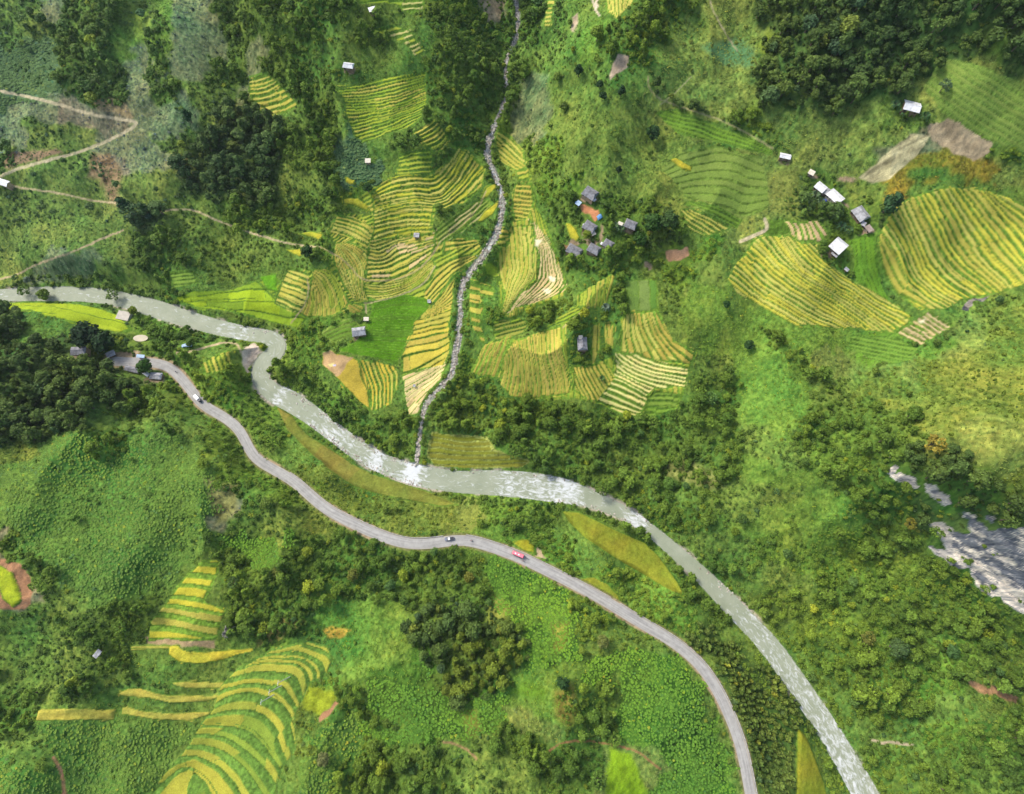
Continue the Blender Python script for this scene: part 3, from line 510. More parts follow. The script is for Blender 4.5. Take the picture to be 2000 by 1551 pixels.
for a, b in (((1050,475),(10,14)), ((1078,545),(14,12)), ((1068,568),(14,9)), ((1800,628),(12,9))):
    patch([(a[0] - b[0] / 2, a[1] - b[1] / 2), (a[0] + b[0] / 2, a[1] - b[1] / 3), (a[0] + b[0] / 3, a[1] + b[1] / 2), (a[0] - b[0] / 3, a[1] + b[1] / 3)], (.70,.63,.40), .2, only0=False, soft=2)
patch([(285,1243),(350,1240),(420,1250),(418,1266),(360,1262),(285,1256)], (.33,.24,.12), .4)
patch([(525,1215),(575,1205),(600,1215),(540,1250),(500,1262)], (.22,.2,.05), .5, False, 5)
patch([(630,1228),(650,1220),(685,1232),(665,1250),(640,1243)], (.38,.27,.04), .5, False, 3)
patch([(585,1355),(600,1340),(660,1350),(655,1370),(625,1400),(590,1385)], (.25,.30,.02), .5, True, 6)
patch([(622,1402),(640,1385),(658,1368),(662,1374),(640,1400),(626,1412)], CLAY, .3)
patch([(170,190),(240,192),(262,228),(200,218)], (.24,.19,.09), .5, False, 4)
patch([(10,300),(110,290),(120,300),(40,322),(12,330)], (.26,.18,.10), .5, False, 4)
patch([(180,300),(215,300),(235,330),(230,400),(215,400),(195,350),(170,345)], (.24,.17,.085), .9, False, 8)
patch([(935,0),(985,0),(980,40),(950,40)], (.30,.24,.14), .5, False, 5)
patch([(1660,700),(1700,640),(1760,660),(1700,720)], (.11,.22,.022), .3, False, 10)
patch([(1045,1080),(1050,1068),(1056,1072),(1068,1092),(1052,1088),(1040,1083)], (.50,.38,.22), .3, soft=1.2)
patch([(900,995),(930,985),(950,1010),(930,1030),(905,1045),(890,1030)], (.19,.22,.04), .4, False, 5)
patch([(228,612),(240,603),(255,612),(246,626),(232,622)], (.3,.33,.2), .2, soft=1)
patch([(290,610),(325,612),(345,622),(320,625),(300,622)], (.50,.42,.32), .4)
patch([(478,680),(500,678),(506,700),(488,716),(482,735),(476,720),(470,690)], (.48,.40,.30), .4)
patch([(475,676),(500,672),(510,688),(495,700)], (.52,.42,.32), .5)
patch([(205,690),(250,693),(300,702),(240,704),(215,700)], (.42,.35,.26), .3, soft=1.5)
patch([(1000,1350),(1030,1330),(1070,1350),(1060,1370)], (.13,.25,.02), .3, False, 12)
patch([(1085,1350),(1115,1335),(1130,1380),(1110,1420),(1085,1400)], (.22,.20,.035), .7, False, 10)
patch([(1078,1220),(1110,1215),(1105,1260),(1085,1275)], (.19,.2,.03), .5, False, 9)
patch([(1188,1460),(1235,1475),(1265,1551),(1270,1600),(1182,1600)], (.17,.29,.012), .35, True, 6)
patch([(1880,1325),(1930,1340),(1985,1350),(1990,1375),(1960,1365),(1900,1345)], (.33,.19,.09), .5, True, 3)
patch([(1698,1445),(1740,1448),(1786,1454),(1784,1458),(1740,1454),(1700,1450)], (.34,.28,.18), .3, True, 1.5)
patch([(960,1160),(1000,1190),(970,1230),(950,1210)], (.19,.21,.035), .6, False, 9)
patch([(905,1390),(930,1385),(940,1440),(910,1440)], (.17,.2,.03), .5, False, 9)
patch([(1545,90),(1500,60),(1480,90),(1500,110)], (.2,.27,.03), .4, False, 8)
patch([(1370,90),(1440,75),(1475,100),(1470,130),(1410,125)], (.09,.20,.07), .3, False, 8)
for hx_, hy_, a_, b_ in ((1150,388,20,9),(1150,456,15,7),(1228,450,12,6),(1118,474,12,5),(1155,474,12,5),(1196,490,9,6),(1137,690,12,6),(1622,498,18,8),(1640,402,22,7),(1690,452,18,9),(1775,220,16,5),(1535,314,11,9),(1588,344,9,5),(684,138,12,5),(700,660,12,6),(160,697,20,5),(250,692,30,6),(300,744,18,5),(1266,518,9,8),(1650,350,20,6),(1145,470,30,4),(1175,455,4,16)):
    patch([(hx_ + a_ * math.cos(t_ * .785) * (.8 + .4 * random.random()), hy_ + b_ * math.sin(t_ * .785) * (.8 + .4 * random.random())) for t_ in range(8)], (.27, .20, .12), .6, False, 3)
# gravel along the river
m = (rd < 1e3) & (kind == 0)
gr_n = fbm(Xg / 14, Yg / 14, 111, 2); e = rd - rhw
a = m * sstep(2.6, .3, e) * sstep(.50, .64, gr_n + .05 * rside)
gcol = gcol * (1 - a[..., None]) + np.array((.40, .34, .26)) * (.7 + .6 * mot2)[..., None] * a[..., None]
m2 = (rd < rhw + .3)
gcol[m2] = (.30, .31, .25); nogrow |= rd < rhw + .2
# stream bed: grey stones
a = sstep(.9, -.8, sdist - shw * .85 + 2.4 * (mott - .5)) * (sdist < 1e3) * (rd > rhw)
gcol = gcol * (1 - a[..., None]) + np.array((.30, .28, .25)) * (.5 + 1.0 * mot2)[..., None] * a[..., None]
Z += a * .7 * (vnoise(Xg / 1.3, Yg / 1.3, 121) - .3); nogrow |= a > .4
# road verges: dirt shoulder, cut bank of red earth on the uphill side
a = sstep(1.8, .4, e3 + 1.4 * (mott - .5)) * (dd < 1e3)
gcol = gcol * (1 - a[..., None]) + np.array((.17, .17, .06)) * (.6 + .8 * mot2)[..., None] * a[..., None]
a = .8 * sstep(1.3, .5, e3 + 1.4 * (mott - .5)) * (dd < 1e3) * sstep(.5, .66, fbm(Xg / 20, Yg / 20, 131, 2))
gcol = gcol * (1 - a[..., None]) + np.array((.36, .26, .16)) * (.7 + .6 * mot2)[..., None] * a[..., None]
nogrow |= dd < 3.5
# foot paths and dirt tracks
PATHS = [([(-60,165),(0,178),(60,190),(120,205),(170,222),(225,232),(265,237),(266,243),(250,256),(200,280),(160,295),(120,307),(60,322),(20,335),(0,345)], 1.25, (.42,.36,.22)),
 ([(0,355),(30,365),(60,370),(100,375),(140,382),(180,392),(210,395),(240,398),(270,402),(300,413),(330,411),(370,407),(400,420),(450,440),(500,458),(530,467),(560,475),(590,480),(625,483)], .8, (.42,.34,.19)),
 ([(-40,548),(0,546),(40,535),(60,520),(120,500),(160,485),(180,475),(215,460),(240,450)], .75, (.40,.31,.18)),
 ([(625,483),(645,492),(665,505),(685,522),(700,540),(712,547),(745,550),(790,542),(820,525),(845,497),(862,467),(890,448),(910,432),(930,410),(942,392),(950,375)], .7, (.34,.28,.12)),
 ([(600,545),(604,570),(596,595),(580,615),(568,632)], .6, (.33,.27,.13)), ([(712,592),(745,588),(780,577),(815,563),(835,545),(850,520)], .6, (.33,.28,.14)), ([(713,595),(716,612)], .6, (.33,.28,.14)),
 ([(1446,472),(1460,466),(1480,458),(1498,448),(1497,438),(1493,428)], 1.3, (.46,.38,.25)), ([(1265,150),(1268,175),(1290,195),(1340,212),(1380,225),(1420,240),(1450,255),(1480,272),(1510,290)], .7, (.30,.28,.12)),
 ([(1065,1475),(1080,1460),(1100,1450),(1130,1447),(1160,1448),(1200,1455),(1230,1463),(1258,1475),(1272,1490),(1290,1502)], .7, (.26,.135,.06)), ([(866,1450),(885,1452),(905,1460),(920,1470),(930,1482)], .8, (.27,.17,.08)),
 ([(345,690),(375,686),(400,679),(430,670),(455,669),(465,674),(472,690)], .8, (.44,.34,.2)), ([(1150,-20),(1163,18),(1170,30)], .8, (.45,.38,.27)), ([(1440,100),(1395,30),(1380,-20)], .6, (.3,.27,.14)),
 ([(1290,205),(1320,180),(1350,150)], .5, (.27,.28,.12)), ([(105,1480),(118,1500),(125,1530),(128,1570)], 1.1, (.38,.18,.1)), ([(165,240),(180,245)], .4, (.3,.3,.1)), ([(1100,640),(1120,620),(1150,600)], .5, (.3,.25,.12))]
for pl, wd, col in PATHS:
    p = smooth(pl, 2); x0, y0, x1, y1 = bbox(p, 8)
    jj, ii = np.nonzero((PX > x0) & (PX < x1) & (PY > y0) & (PY < y1))
    if len(jj) == 0: continue
    d = polydist(PX[jj, ii] + .6 * wobx[jj, ii], PY[jj, ii] + .6 * woby[jj, ii], p)[0] / (F_PX / DEP[jj, ii])
    a = sstep(wd * 1.0, wd * .6, d) * (.65 + .35 * vnoise(PX[jj, ii] / 9, PY[jj, ii] / 9, 171))
    nz = 1.05 * (.75 + .5 * mot2[jj, ii])[:, None]
    gcol[jj, ii] = gcol[jj, ii] * (1 - a[:, None]) + np.array(col) * nz * a[:, None]
    b = d < wd + .3; nogrow[jj[b], ii[b]] = True
# hedge lines and gullies (dark scrub lines seen in the photo) are planted later
# ---- rock face
ROCK = [[(1812,1064),(1830,1066),(1850,1075),(1835,1060),(1830,1035),(1812,1022),(1850,1022),(1868,1038),(1900,1040),(1890,1015),(1880,1000),(1895,1000),(1912,1018),(1940,1038),(1950,1030),(1990,1028),(2060,1030),(2060,1260),(1995,1196),(1960,1172),(1925,1155),(1905,1135),(1888,1116),(1870,1108),(1845,1092),(1820,1080)],
        [(1722,914),(1740,908),(1752,920),(1738,932)], [(1736,930),(1760,926),(1786,934),(1796,948),(1788,955),(1765,947),(1746,940)], [(1804,940),(1822,950),(1848,966),(1860,980),(1850,989),(1833,978),(1816,968)],
        [(1876,604),(1890,590),(1905,583),(1928,578),(1925,585),(1905,592),(1890,602)], [(1930,1000),(1945,1010),(1940,1020),(1926,1014)]]
rockm = np.zeros(Xg.shape)
for poly in ROCK:
    x0, y0, x1, y1 = bbox(poly, 10)
    jj, ii = np.nonzero((PX > x0) & (PX < x1) & (PY > y0) & (PY < y1))
    if len(jj) == 0: continue
    px, py = PX[jj, ii] + 4 * wobx[jj, ii] + .8 * wob2x[jj, ii], PY[jj, ii] + 4 * woby[jj, ii] + .8 * wob2y[jj, ii]
    ins = inpoly(px, py, poly); rockm[jj, ii] = np.maximum(rockm[jj, ii], ins)
rockm[blur(rockm.copy(), 1) > .45] = 1
# streaky limestone: warm pale bands and blue grey stained bands, running down to the lower right
th = R(-33); uu = (PX * math.cos(-th) + PY * math.sin(-th)) ; vv_ = (-PX * math.sin(-th) + PY * math.cos(-th))
b1 = fbm(uu / 60, vv_ / 11, 141, 4); b2 = fbm(uu / 14, vv_ / 2.6, 143, 3)
warm = .12 * sstep(-40, 40, vv_ - np.interp(uu, [0, 3000], [0, 0]) - 0) * 0
low = sstep(1035, 1120, PY - (PX - 1850) * .62 + 0)
t1 = sstep(.47, .53, b1 + .35 * (b2 - .5) + .10 * (low - .45))[..., None]
rc = np.array((.15, .165, .19)) * (1 - t1) + np.array((.72, .65, .54)) * t1
rc = rc * (.7 + .6 * b2)[..., None]
t2 = sstep(.62, .75, b2)[..., None]; rc = rc * (1 - t2 * .5) + np.array((.66, .62, .55)) * t2 * .5
brt = (PX < 1862)[..., None] & (PY > 880)[..., None]; rc = np.where(brt, np.array((.50, .47, .42)) * (.75 + .5 * b2)[..., None], rc)
small = (PY < 700)[..., None]; rc = np.where(small, rc * .38, rc)
gcol = np.where(rockm[..., None] > .5, rc, gcol)
Z = Z + rockm * (3.2 * (fbm(uu / 45, vv_ / 8, 151, 4) - .5) + 1.0 * (b2 - .5))
nogrow |= (rockm > .5) & ((fbm(Xg / 7, Yg / 7, 177, 2) < .68))
kind[rockm > .5] = -1; nogrow |= (blur(rockm.copy(), 5) > .04) & (PX < 1870) & (rockm < .5)
# small scale roughness of the ground cover (real geometry)
Z = Z + np.where(kind >= 0, rough, 0) * (1.0 * (vnoise(Xg / 1.5, Yg / 1.5, 161) - .5) + .6 * (vnoise(Xg / .75, Yg / .75, 163) - .5)) * (rd > rhw) * (dd > 4)
gcol = np.clip(gcol, .004, .85)
PX, PY, DEP = project(Xg, Yg, Z)

def gz_at(X, Y):
    fy = (np.asarray(Y, float) - YMIN) / (YMAX - YMIN) * (NY - 1); fx = (np.asarray(X, float) / halfw(np.asarray(Y, float)) + 1) / 2 * (NX - 1)
    return bilin(Z, fx, fy)
def gidx(X, Y):
    fy = np.clip(np.round((Y - YMIN) / (YMAX - YMIN) * (NY - 1)), 0, NY - 1).astype(int); fx = np.clip(np.round((X / halfw(Y) + 1) / 2 * (NX - 1)), 0, NX - 1).astype(int)
    return fy, fx
def at(px, py):
    """point of the ground seen at a photo pixel: march along the ray"""
    rx, ry, rz = ray(px, py); t = np.arange(150, 470, .5) / 1110.0 
    x, y, z = rx * t, ry * t, CAMZ + rz * t
    g = gz_at(x, y); k = int(np.argmax(z < g)); k = max(k, 1)
    a, b = z[k - 1] - g[k - 1], g[k] - z[k]; f = a / max(a + b, 1e-6); tt = t[k - 1] + (t[k] - t[k - 1]) * f
    return float(rx * tt), float(ry * tt), float(gz_at(rx * tt, ry * tt))
# ================================================================== materials
def new_mat(name, rough_=.85, spec=.2):
    m = bpy.data.materials.new(name); m.use_nodes = True; nt = m.node_tree; b = nt.nodes['Principled BSDF']
    b.inputs['Roughness'].default_value = rough_; b.inputs['Specular IOR Level'].default_value = spec
    return m, nt, b
def simple(name, col, rough_=.7, noise=.25, scale=1.5, spec=.3, metal=0, stripes=0):
    m, nt, b = new_mat(name, rough_, spec); N, L = nt.nodes, nt.links
    b.inputs['Metallic'].default_value = metal
    tc = N.new('ShaderNodeTexCoord'); nz = N.new('ShaderNodeTexNoise'); nz.inputs['Scale'].default_value = scale; nz.inputs['Detail'].default_value = 5
    L.new(tc.outputs['Object'], nz.inputs['Vector'])
    mr = N.new('ShaderNodeMapRange'); mr.inputs[1].default_value = .3; mr.inputs[2].default_value = .7; mr.inputs[3].default_value = 1 - noise; mr.inputs[4].default_value = 1 + noise
    L.new(nz.outputs[0], mr.inputs[0])
    mx = N.new('ShaderNodeVectorMath'); mx.operation = 'SCALE'; mx.inputs[0].default_value = col; L.new(mr.outputs[0], mx.inputs['Scale'])
    last = mx.outputs[0]
    if stripes:
        wv_ = N.new('ShaderNodeTexWave'); wv_.inputs['Scale'].default_value = stripes; wv_.inputs['Distortion'].default_value = .3; L.new(tc.outputs['Object'], wv_.inputs['Vector'])
        bp = N.new('ShaderNodeBump'); bp.inputs['Strength'].default_value = .5; bp.inputs['Distance'].default_value = .05; L.new(wv_.outputs[1], bp.inputs['Height']); L.new(bp.outputs[0], b.inputs['Normal'])
    L.new(last, b.inputs['Base Color'])
    return m
def ground_mat():
    m, nt, b = new_mat('ground_cover', .95, .08); N, L = nt.nodes, nt.links
    at_ = N.new('ShaderNodeAttribute'); at_.attribute_name = 'col'
    ro = N.new('ShaderNodeAttribute'); ro.attribute_name = 'rgh'
    tc = N.new('ShaderNodeTexCoord'); n1 = N.new('ShaderNodeTexNoise'); n1.inputs['Scale'].default_value = 1.7; n1.inputs['Detail'].default_value = 4; n1.inputs['Roughness'].default_value = .7
    L.new(tc.outputs['Object'], n1.inputs['Vector'])
    mr = N.new('ShaderNodeMapRange'); mr.inputs[1].default_value = .3; mr.inputs[2].default_value = .7; mr.inputs[3].default_value = .72; mr.inputs[4].default_value = 1.3; L.new(n1.outputs[0], mr.inputs[0])
    mx = N.new('ShaderNodeVectorMath'); mx.operation = 'SCALE'; L.new(at_.outputs['Color'], mx.inputs[0]); L.new(mr.outputs[0], mx.inputs['Scale'])
    L.new(mx.outputs[0], b.inputs['Base Color'])
    bp = N.new('ShaderNodeBump'); bp.inputs['Distance'].default_value = .5; L.new(ro.outputs['Fac'], bp.inputs['Strength']); L.new(n1.outputs[0], bp.inputs['Height']); L.new(bp.outputs[0], b.inputs['Normal'])
    return m
M_GROUND = ground_mat()
def foliage_mat(name='foliage'):
    m, nt, b = new_mat(name, .7, .18); N, L = nt.nodes, nt.links
    t = N.new('ShaderNodeAttribute'); t.attribute_type = 'INSTANCER'; t.attribute_name = 'tint'
    lv = N.new('ShaderNodeAttribute'); lv.attribute_name = 'lv'
    mx = N.new('ShaderNodeVectorMath'); mx.operation = 'SCALE'; L.new(t.outputs['Color'], mx.inputs[0]); L.new(lv.outputs['Fac'], mx.inputs['Scale'])
    L.new(mx.outputs[0], b.inputs['Base Color'])
    tr = N.new('ShaderNodeBsdfTranslucent'); L.new(mx.outputs[0], tr.inputs['Color'])
    ms = N.new('ShaderNodeMixShader'); ms.inputs[0].default_value = .22; L.new(b.outputs[0], ms.inputs[1]); L.new(tr.outputs[0], ms.inputs[2])
    L.new(ms.outputs[0], N['Material Output'].inputs[0])
    return m
M_FOL = foliage_mat()
M_BARK = simple('bark', (.13, .10, .075), .9, .3, 3)

# ================================================================== mesh helpers
def np_mesh(name, V, Fq, mat, attrs=(), smooth_=True):
    me = bpy.data.meshes.new(name); V = np.ascontiguousarray(V, np.float32); Fq = np.ascontiguousarray(Fq, np.int32)
    nf, k = Fq.shape
    me.vertices.add(len(V)); me.vertices.foreach_set('co', V.ravel())
    me.loops.add(nf * k); me.loops.foreach_set('vertex_index', Fq.ravel())
    me.polygons.add(nf); me.polygons.foreach_set('loop_start', np.arange(0, nf * k, k, dtype=np.int32)); me.polygons.foreach_set('loop_total', np.full(nf, k, np.int32))
    me.polygons.foreach_set('use_smooth', np.full(nf, smooth_, bool))
    me.update(calc_edges=True)
    for an, typ, data in attrs:
        a = me.attributes.new(an, typ, 'POINT'); a.data.foreach_set('color' if 'COLOR' in typ else ('vector' if 'VECTOR' in typ else 'value'), np.ascontiguousarray(data, np.float32 if typ != 'INT' else np.int32).ravel())
    if mat: me.materials.append(mat)
    return me
def link(name, me, parent=None):
    o = bpy.data.objects.new(name, me); C.objects.link(o)
    if parent: o.parent = parent
    return o
def tag(o, label=None, cat=None, group=None, kind=None):
    if label: o['label'] = label
    if cat: o['category'] = cat
    if group: o['group'] = group
    if kind: o['kind'] = kind
    return o
def empty(name, loc, rz=0):
    o = bpy.data.objects.new(name, None); C.objects.link(o); o.location = loc; o.rotation_euler = (0, 0, rz); o.empty_display_size = .5
    return o

# ---- split the ground grid into terrain, fields and rock
kq = kind[:-1, :-1]
VI = np.arange(NY * NX).reshape(NY, NX)
Q = np.stack([VI[:-1, :-1], VI[:-1, 1:], VI[1:, 1:], VI[1:, :-1]], -1)
XYZ = np.stack([Xg, Yg, Z], -1).reshape(-1, 3); COL = np.concatenate([gcol, np.ones(gcol.shape[:2] + (1,))], -1).reshape(-1, 4); RG = rough.ravel()
def sub_mesh(name, sel):
    q = Q[sel]; u, inv = np.unique(q, return_inverse=True)
    return np_mesh(name, XYZ[u], inv.reshape(q.shape), M_GROUND, (('col', 'FLOAT_COLOR', COL[u]), ('rgh', 'FLOAT', RG[u])))
tag(link('terrain', sub_mesh('terrain', kq == 0)), 'green valley slopes of grass and scrub above the river', 'terrain', kind='structure')
ro = link('cliff', sub_mesh('cliff', kq == -1))
def cliff_mat():
    m, nt, b = new_mat('limestone', .9, .15); N, L = nt.nodes, nt.links
    a = N.new('ShaderNodeAttribute'); a.attribute_name = 'col'; tc = N.new('ShaderNodeTexCoord')
    mp = N.new('ShaderNodeMapping'); mp.inputs['Rotation'].default_value = (0, 0, R(35)); mp.inputs['Scale'].default_value = (.10, .55, .3); L.new(tc.outputs['Object'], mp.inputs[0])
    n = N.new('ShaderNodeTexNoise'); n.inputs['Scale'].default_value = 1.0; n.inputs['Detail'].default_value = 10; n.inputs['Roughness'].default_value = .72; n.inputs['Distortion'].default_value = .6; L.new(mp.outputs[0], n.inputs[0])
    cr = N.new('ShaderNodeValToRGB'); e = cr.color_ramp.elements; e[0].position = .36; e[0].color = (.42, .45, .52, 1); e[1].position = .58; e[1].color = (1.45, 1.38, 1.25, 1); L.new(n.outputs[0], cr.inputs[0])
    mx = N.new('ShaderNodeVectorMath'); mx.operation = 'MULTIPLY'; L.new(a.outputs['Color'], mx.inputs[0]); L.new(cr.outputs[0], mx.inputs[1]); L.new(mx.outputs[0], b.inputs['Base Color'])
    bp = N.new('ShaderNodeBump'); bp.inputs['Strength'].default_value = .9; bp.inputs['Distance'].default_value = 1.6; L.new(n.outputs[0], bp.inputs['Height']); L.new(bp.outputs[0], b.inputs['Normal'])
    return m
ro.data.materials[0] = cliff_mat(); tag(ro, 'pale and grey streaked limestone face breaking out of the right hand slope', 'cliff', kind='structure')
for bi, b in enumerate(BL):
    s = kq == bi + 1
    if s.sum() < 12: print('EMPTY BLOCK', b[0]); continue
    o = link('rice_field', sub_mesh('rice_field', s)); tag(o, b[0], 'rice field', 'rice and crop fields in the valley', 'stuff')

# ---- outer hills, a coarse sheet beyond the detailed ground
def outer():
    rings = 30; seg = 640; V = []; 
    bnd = []
    for k in range(seg):
        t = k / seg * 4; s = int(t); f = t - s
        a = [(-1, 0), (1, 0), (1, 1), (-1, 1), (-1, 0)]
        sx = a[s][0] * (1 - f) + a[s + 1][0] * f; sy = a[s][1] * (1 - f) + a[s + 1][1] * f
        Y = YMIN + sy * (YMAX - YMIN); bnd.append((sx * halfw(Y), Y))
    bnd = np.array(bnd); c = np.array([0, 130.0]); bz = gz_at(bnd[:, 0], bnd[:, 1])
    for r_ in range(rings):
        k = (r_ / (rings - 1)) ** 1.6 * 2400; d = bnd - c; d /= np.linalg.norm(d, axis=1)[:, None]; p = bnd + d * (k - 3.5)
        h = bz - 1.0 + 60 * sstep(0, 900, k) + 90 * (fbm(p[:, 0] / 260, p[:, 1] / 260, 201, 4) - .5) * sstep(0, 250, k)
        V.append(np.column_stack([p, h]))
    V = np.vstack(V); F = []
    for r_ in range(rings - 1):
        for k in range(seg): F.append((r_ * seg + k, r_ * seg + (k + 1) % seg, (r_ + 1) * seg + (k + 1) % seg, (r_ + 1) * seg + k))
    nzc = fbm(V[:, 0] / 90, V[:, 1] / 90, 203, 4)
    col = np.array((.11, .19, .03)) * (.5 + 1.0 * nzc)[:, None]
    me = np_mesh('hills', V, np.array(F)[:, ::-1], M_GROUND, (('col', 'FLOAT_COLOR', np.column_stack([col, np.ones(len(V))])), ('rgh', 'FLOAT', np.full(len(V), .8))))
    tag(link('hills', me), 'green hills beyond the valley slopes', 'hills', kind='structure')
outer()

# ---- ribbons: water, stream, road
def ribbon(L, us_, zoff, wid=None, name='ribbon', mat=None, extra=()):
    c = L[:, :2]; d = np.gradient(c, axis=0); nrm = np.stack([-d[:, 1], d[:, 0]], 1); nrm /= np.linalg.norm(nrm, axis=1)[:, None]
    # soften normals so the ribbon does not fold in tight bends
    for _ in range(3): nrm[1:-1] = (nrm[:-2] + nrm[1:-1] + nrm[2:]) / 3
    nrm /= np.linalg.norm(nrm, axis=1)[:, None]
    arc = np.concatenate([[0], np.cumsum(np.hypot(*(np.diff(c, axis=0)).T))])
    V = []; A = []
    for i, u in enumerate(us_):
        wv2 = L[:, 3] if wid is None else np.full(len(L), wid)
        p = c + nrm * (u * wv2)[:, None]; zz = L[:, 2] + (zoff(u, p, arc) if callable(zoff) else zoff)
        V.append(np.column_stack([p, zz])); A.append(np.column_stack([arc, u * wv2, np.zeros(len(L))]))
    n_, m_ = len(L), len(us_); V = np.stack(V, 1).reshape(-1, 3); A = np.stack(A, 1).reshape(-1, 3)
    idx = np.arange(n_ * m_).reshape(n_, m_); F = np.stack([idx[:-1, :-1], idx[:-1, 1:], idx[1:, 1:], idx[1:, :-1]], -1).reshape(-1, 4)
    e1 = V[F[0, 1]] - V[F[0, 0]]; e2_ = V[F[0, 3]] - V[F[0, 0]]
    if np.cross(e1, e2_)[2] < 0: F = F[:, ::-1]
    return np_mesh(name, V, F, mat, (('flow', 'FLOAT_VECTOR', A),) + tuple(extra))
def densify(L, step):
    c = L[:, :2]; arc = np.concatenate([[0], np.cumsum(np.hypot(*(np.diff(c, axis=0)).T))]); s = np.arange(0, arc[-1], step)
    return np.stack([np.interp(s, arc, L[:, k]) for k in range(4)], 1)
def smooth_line(L, n_=6):
    L = L.copy()
    for _ in range(n_): L[1:-1] = (L[:-2] + 2 * L[1:-1] + L[2:]) / 4
    return L
# river surface with rapids: foam where the photo shows white water
def water_mat():
    m, nt, b = new_mat('silty_water', .45, .12); N, L = nt.nodes, nt.links
    fl = N.new('ShaderNodeAttribute'); fl.attribute_name = 'flow'; fo = N.new('ShaderNodeAttribute'); fo.attribute_name = 'foam'
    mp = N.new('ShaderNodeMapping'); mp.inputs['Scale'].default_value = (.26, .55, 1); L.new(fl.outputs['Vector'], mp.inputs['Vector'])
    n1 = N.new('ShaderNodeTexNoise'); n1.inputs['Scale'].default_value = 1.0; n1.inputs['Detail'].default_value = 6; n1.inputs['Roughness'].default_value = .65; n1.inputs['Distortion'].default_value = .8; L.new(mp.outputs[0], n1.inputs['Vector'])
    n2 = N.new('ShaderNodeTexNoise'); n2.inputs['Scale'].default_value = .12; n2.inputs['Detail'].default_value = 3; L.new(fl.outputs['Vector'], n2.inputs['Vector'])
    ad = N.new('ShaderNodeMath'); ad.operation = 'ADD'; L.new(n1.outputs[0], ad.inputs[0]); L.new(fo.outputs['Fac'], ad.inputs[1])
    mr = N.new('ShaderNodeMapRange'); mr.inputs[1].default_value = .66; mr.inputs[2].default_value = .84; L.new(ad.outputs[0], mr.inputs[0])
    c0 = N.new('ShaderNodeMix'); c0.data_type = 'RGBA'; c0.inputs[6].default_value = (.20, .235, .145, 1); c0.inputs[7].default_value = (.35, .37, .275, 1); L.new(n2.outputs[0], c0.inputs[0])
    c1 = N.new('ShaderNodeMix'); c1.data_type = 'RGBA'; c1.inputs[7].default_value = (.58, .60, .58, 1); L.new(mr.outputs[0], c1.inputs[0]); L.new(c0.outputs[2], c1.inputs[6])
    L.new(c1.outputs[2], b.inputs['Base Color'])
    rr = N.new('ShaderNodeMapRange'); rr.inputs[3].default_value = .45; rr.inputs[4].default_value = .8; L.new(mr.outputs[0], rr.inputs[0]); L.new(rr.outputs[0], b.inputs['Roughness'])
    bp = N.new('ShaderNodeBump'); bp.inputs['Strength'].default_value = .6; bp.inputs['Distance'].default_value = .6; L.new(n1.outputs[0], bp.inputs['Height']); L.new(bp.outputs[0], b.inputs['Normal'])
    return m
M_WATER = water_mat()
rl = densify(smooth_line(riv, 5), 1.2)
rpx = project(rl[:, 0], rl[:, 1], rl[:, 2])[0]; rpy = project(rl[:, 0], rl[:, 1], rl[:, 2])[1]
def bump1(x, c, w_): return np.exp(-((x - c) / w_) ** 2)
foam = .085 + .10 * sstep(400, 470, rpx) * sstep(510, 470, rpx) + .16 * bump1(rpx, 548, 12) * bump1(rpy, 770, 18) + .15 * bump1(rpx, 655, 45) + .24 * bump1(rpx, 735, 16) + .32 * bump1(rpx, 805, 22) + .11 * sstep(945, 990, rpx) * sstep(1150, 1120, rpx) + .09 * bump1(rpx, 1105, 40) \
   + .22 * bump1(rpx, 1245, 22) - .12 * bump1(rpx, 1320, 40) + .07 * sstep(1420, 1460, rpx) + .05 * sstep(1500, 1640, rpx)
US = np.linspace(-1.06, 1.06, 9)
foam_v = (foam[:, None] + .05 * (fbm(np.arange(len(foam))[:, None] / 9, US[None] * 2.2, 211, 2) - .5)).reshape(-1)
o = link('river', ribbon(rl, US, lambda u, p, a: .18 + .10 * (vnoise(p[:, 0] / 1.6, p[:, 1] / 1.6, 5) - .5), name='river', mat=M_WATER, extra=(('foam', 'FLOAT', foam_v),)))
tag(o, 'milky green river with white rapids winding across the valley', 'river', kind='structure')
sl = densify(smooth_line(strm, 2), 1.0)
sl = sl[np.array([np.min(np.hypot(rl[:, 0] - a[0], rl[:, 1] - a[1]) - rl[:, 3]) > -1.5 for a in sl])]
US = np.linspace(-.5, .5, 5)
fv = np.repeat(.10 + .22 * vnoise(np.arange(len(sl)) / 5.0, np.zeros(len(sl)), 8), 5)
o = link('stream', ribbon(sl, US, lambda u, p, a: -.12 + .35 * (vnoise(p[:, 0] / 1.1, p[:, 1] / 1.1, 6) - .5), name='stream', mat=M_WATER, extra=(('foam', 'FLOAT', fv),)))
tag(o, 'narrow white stream tumbling down the side valley to the river', 'stream', kind='structure')
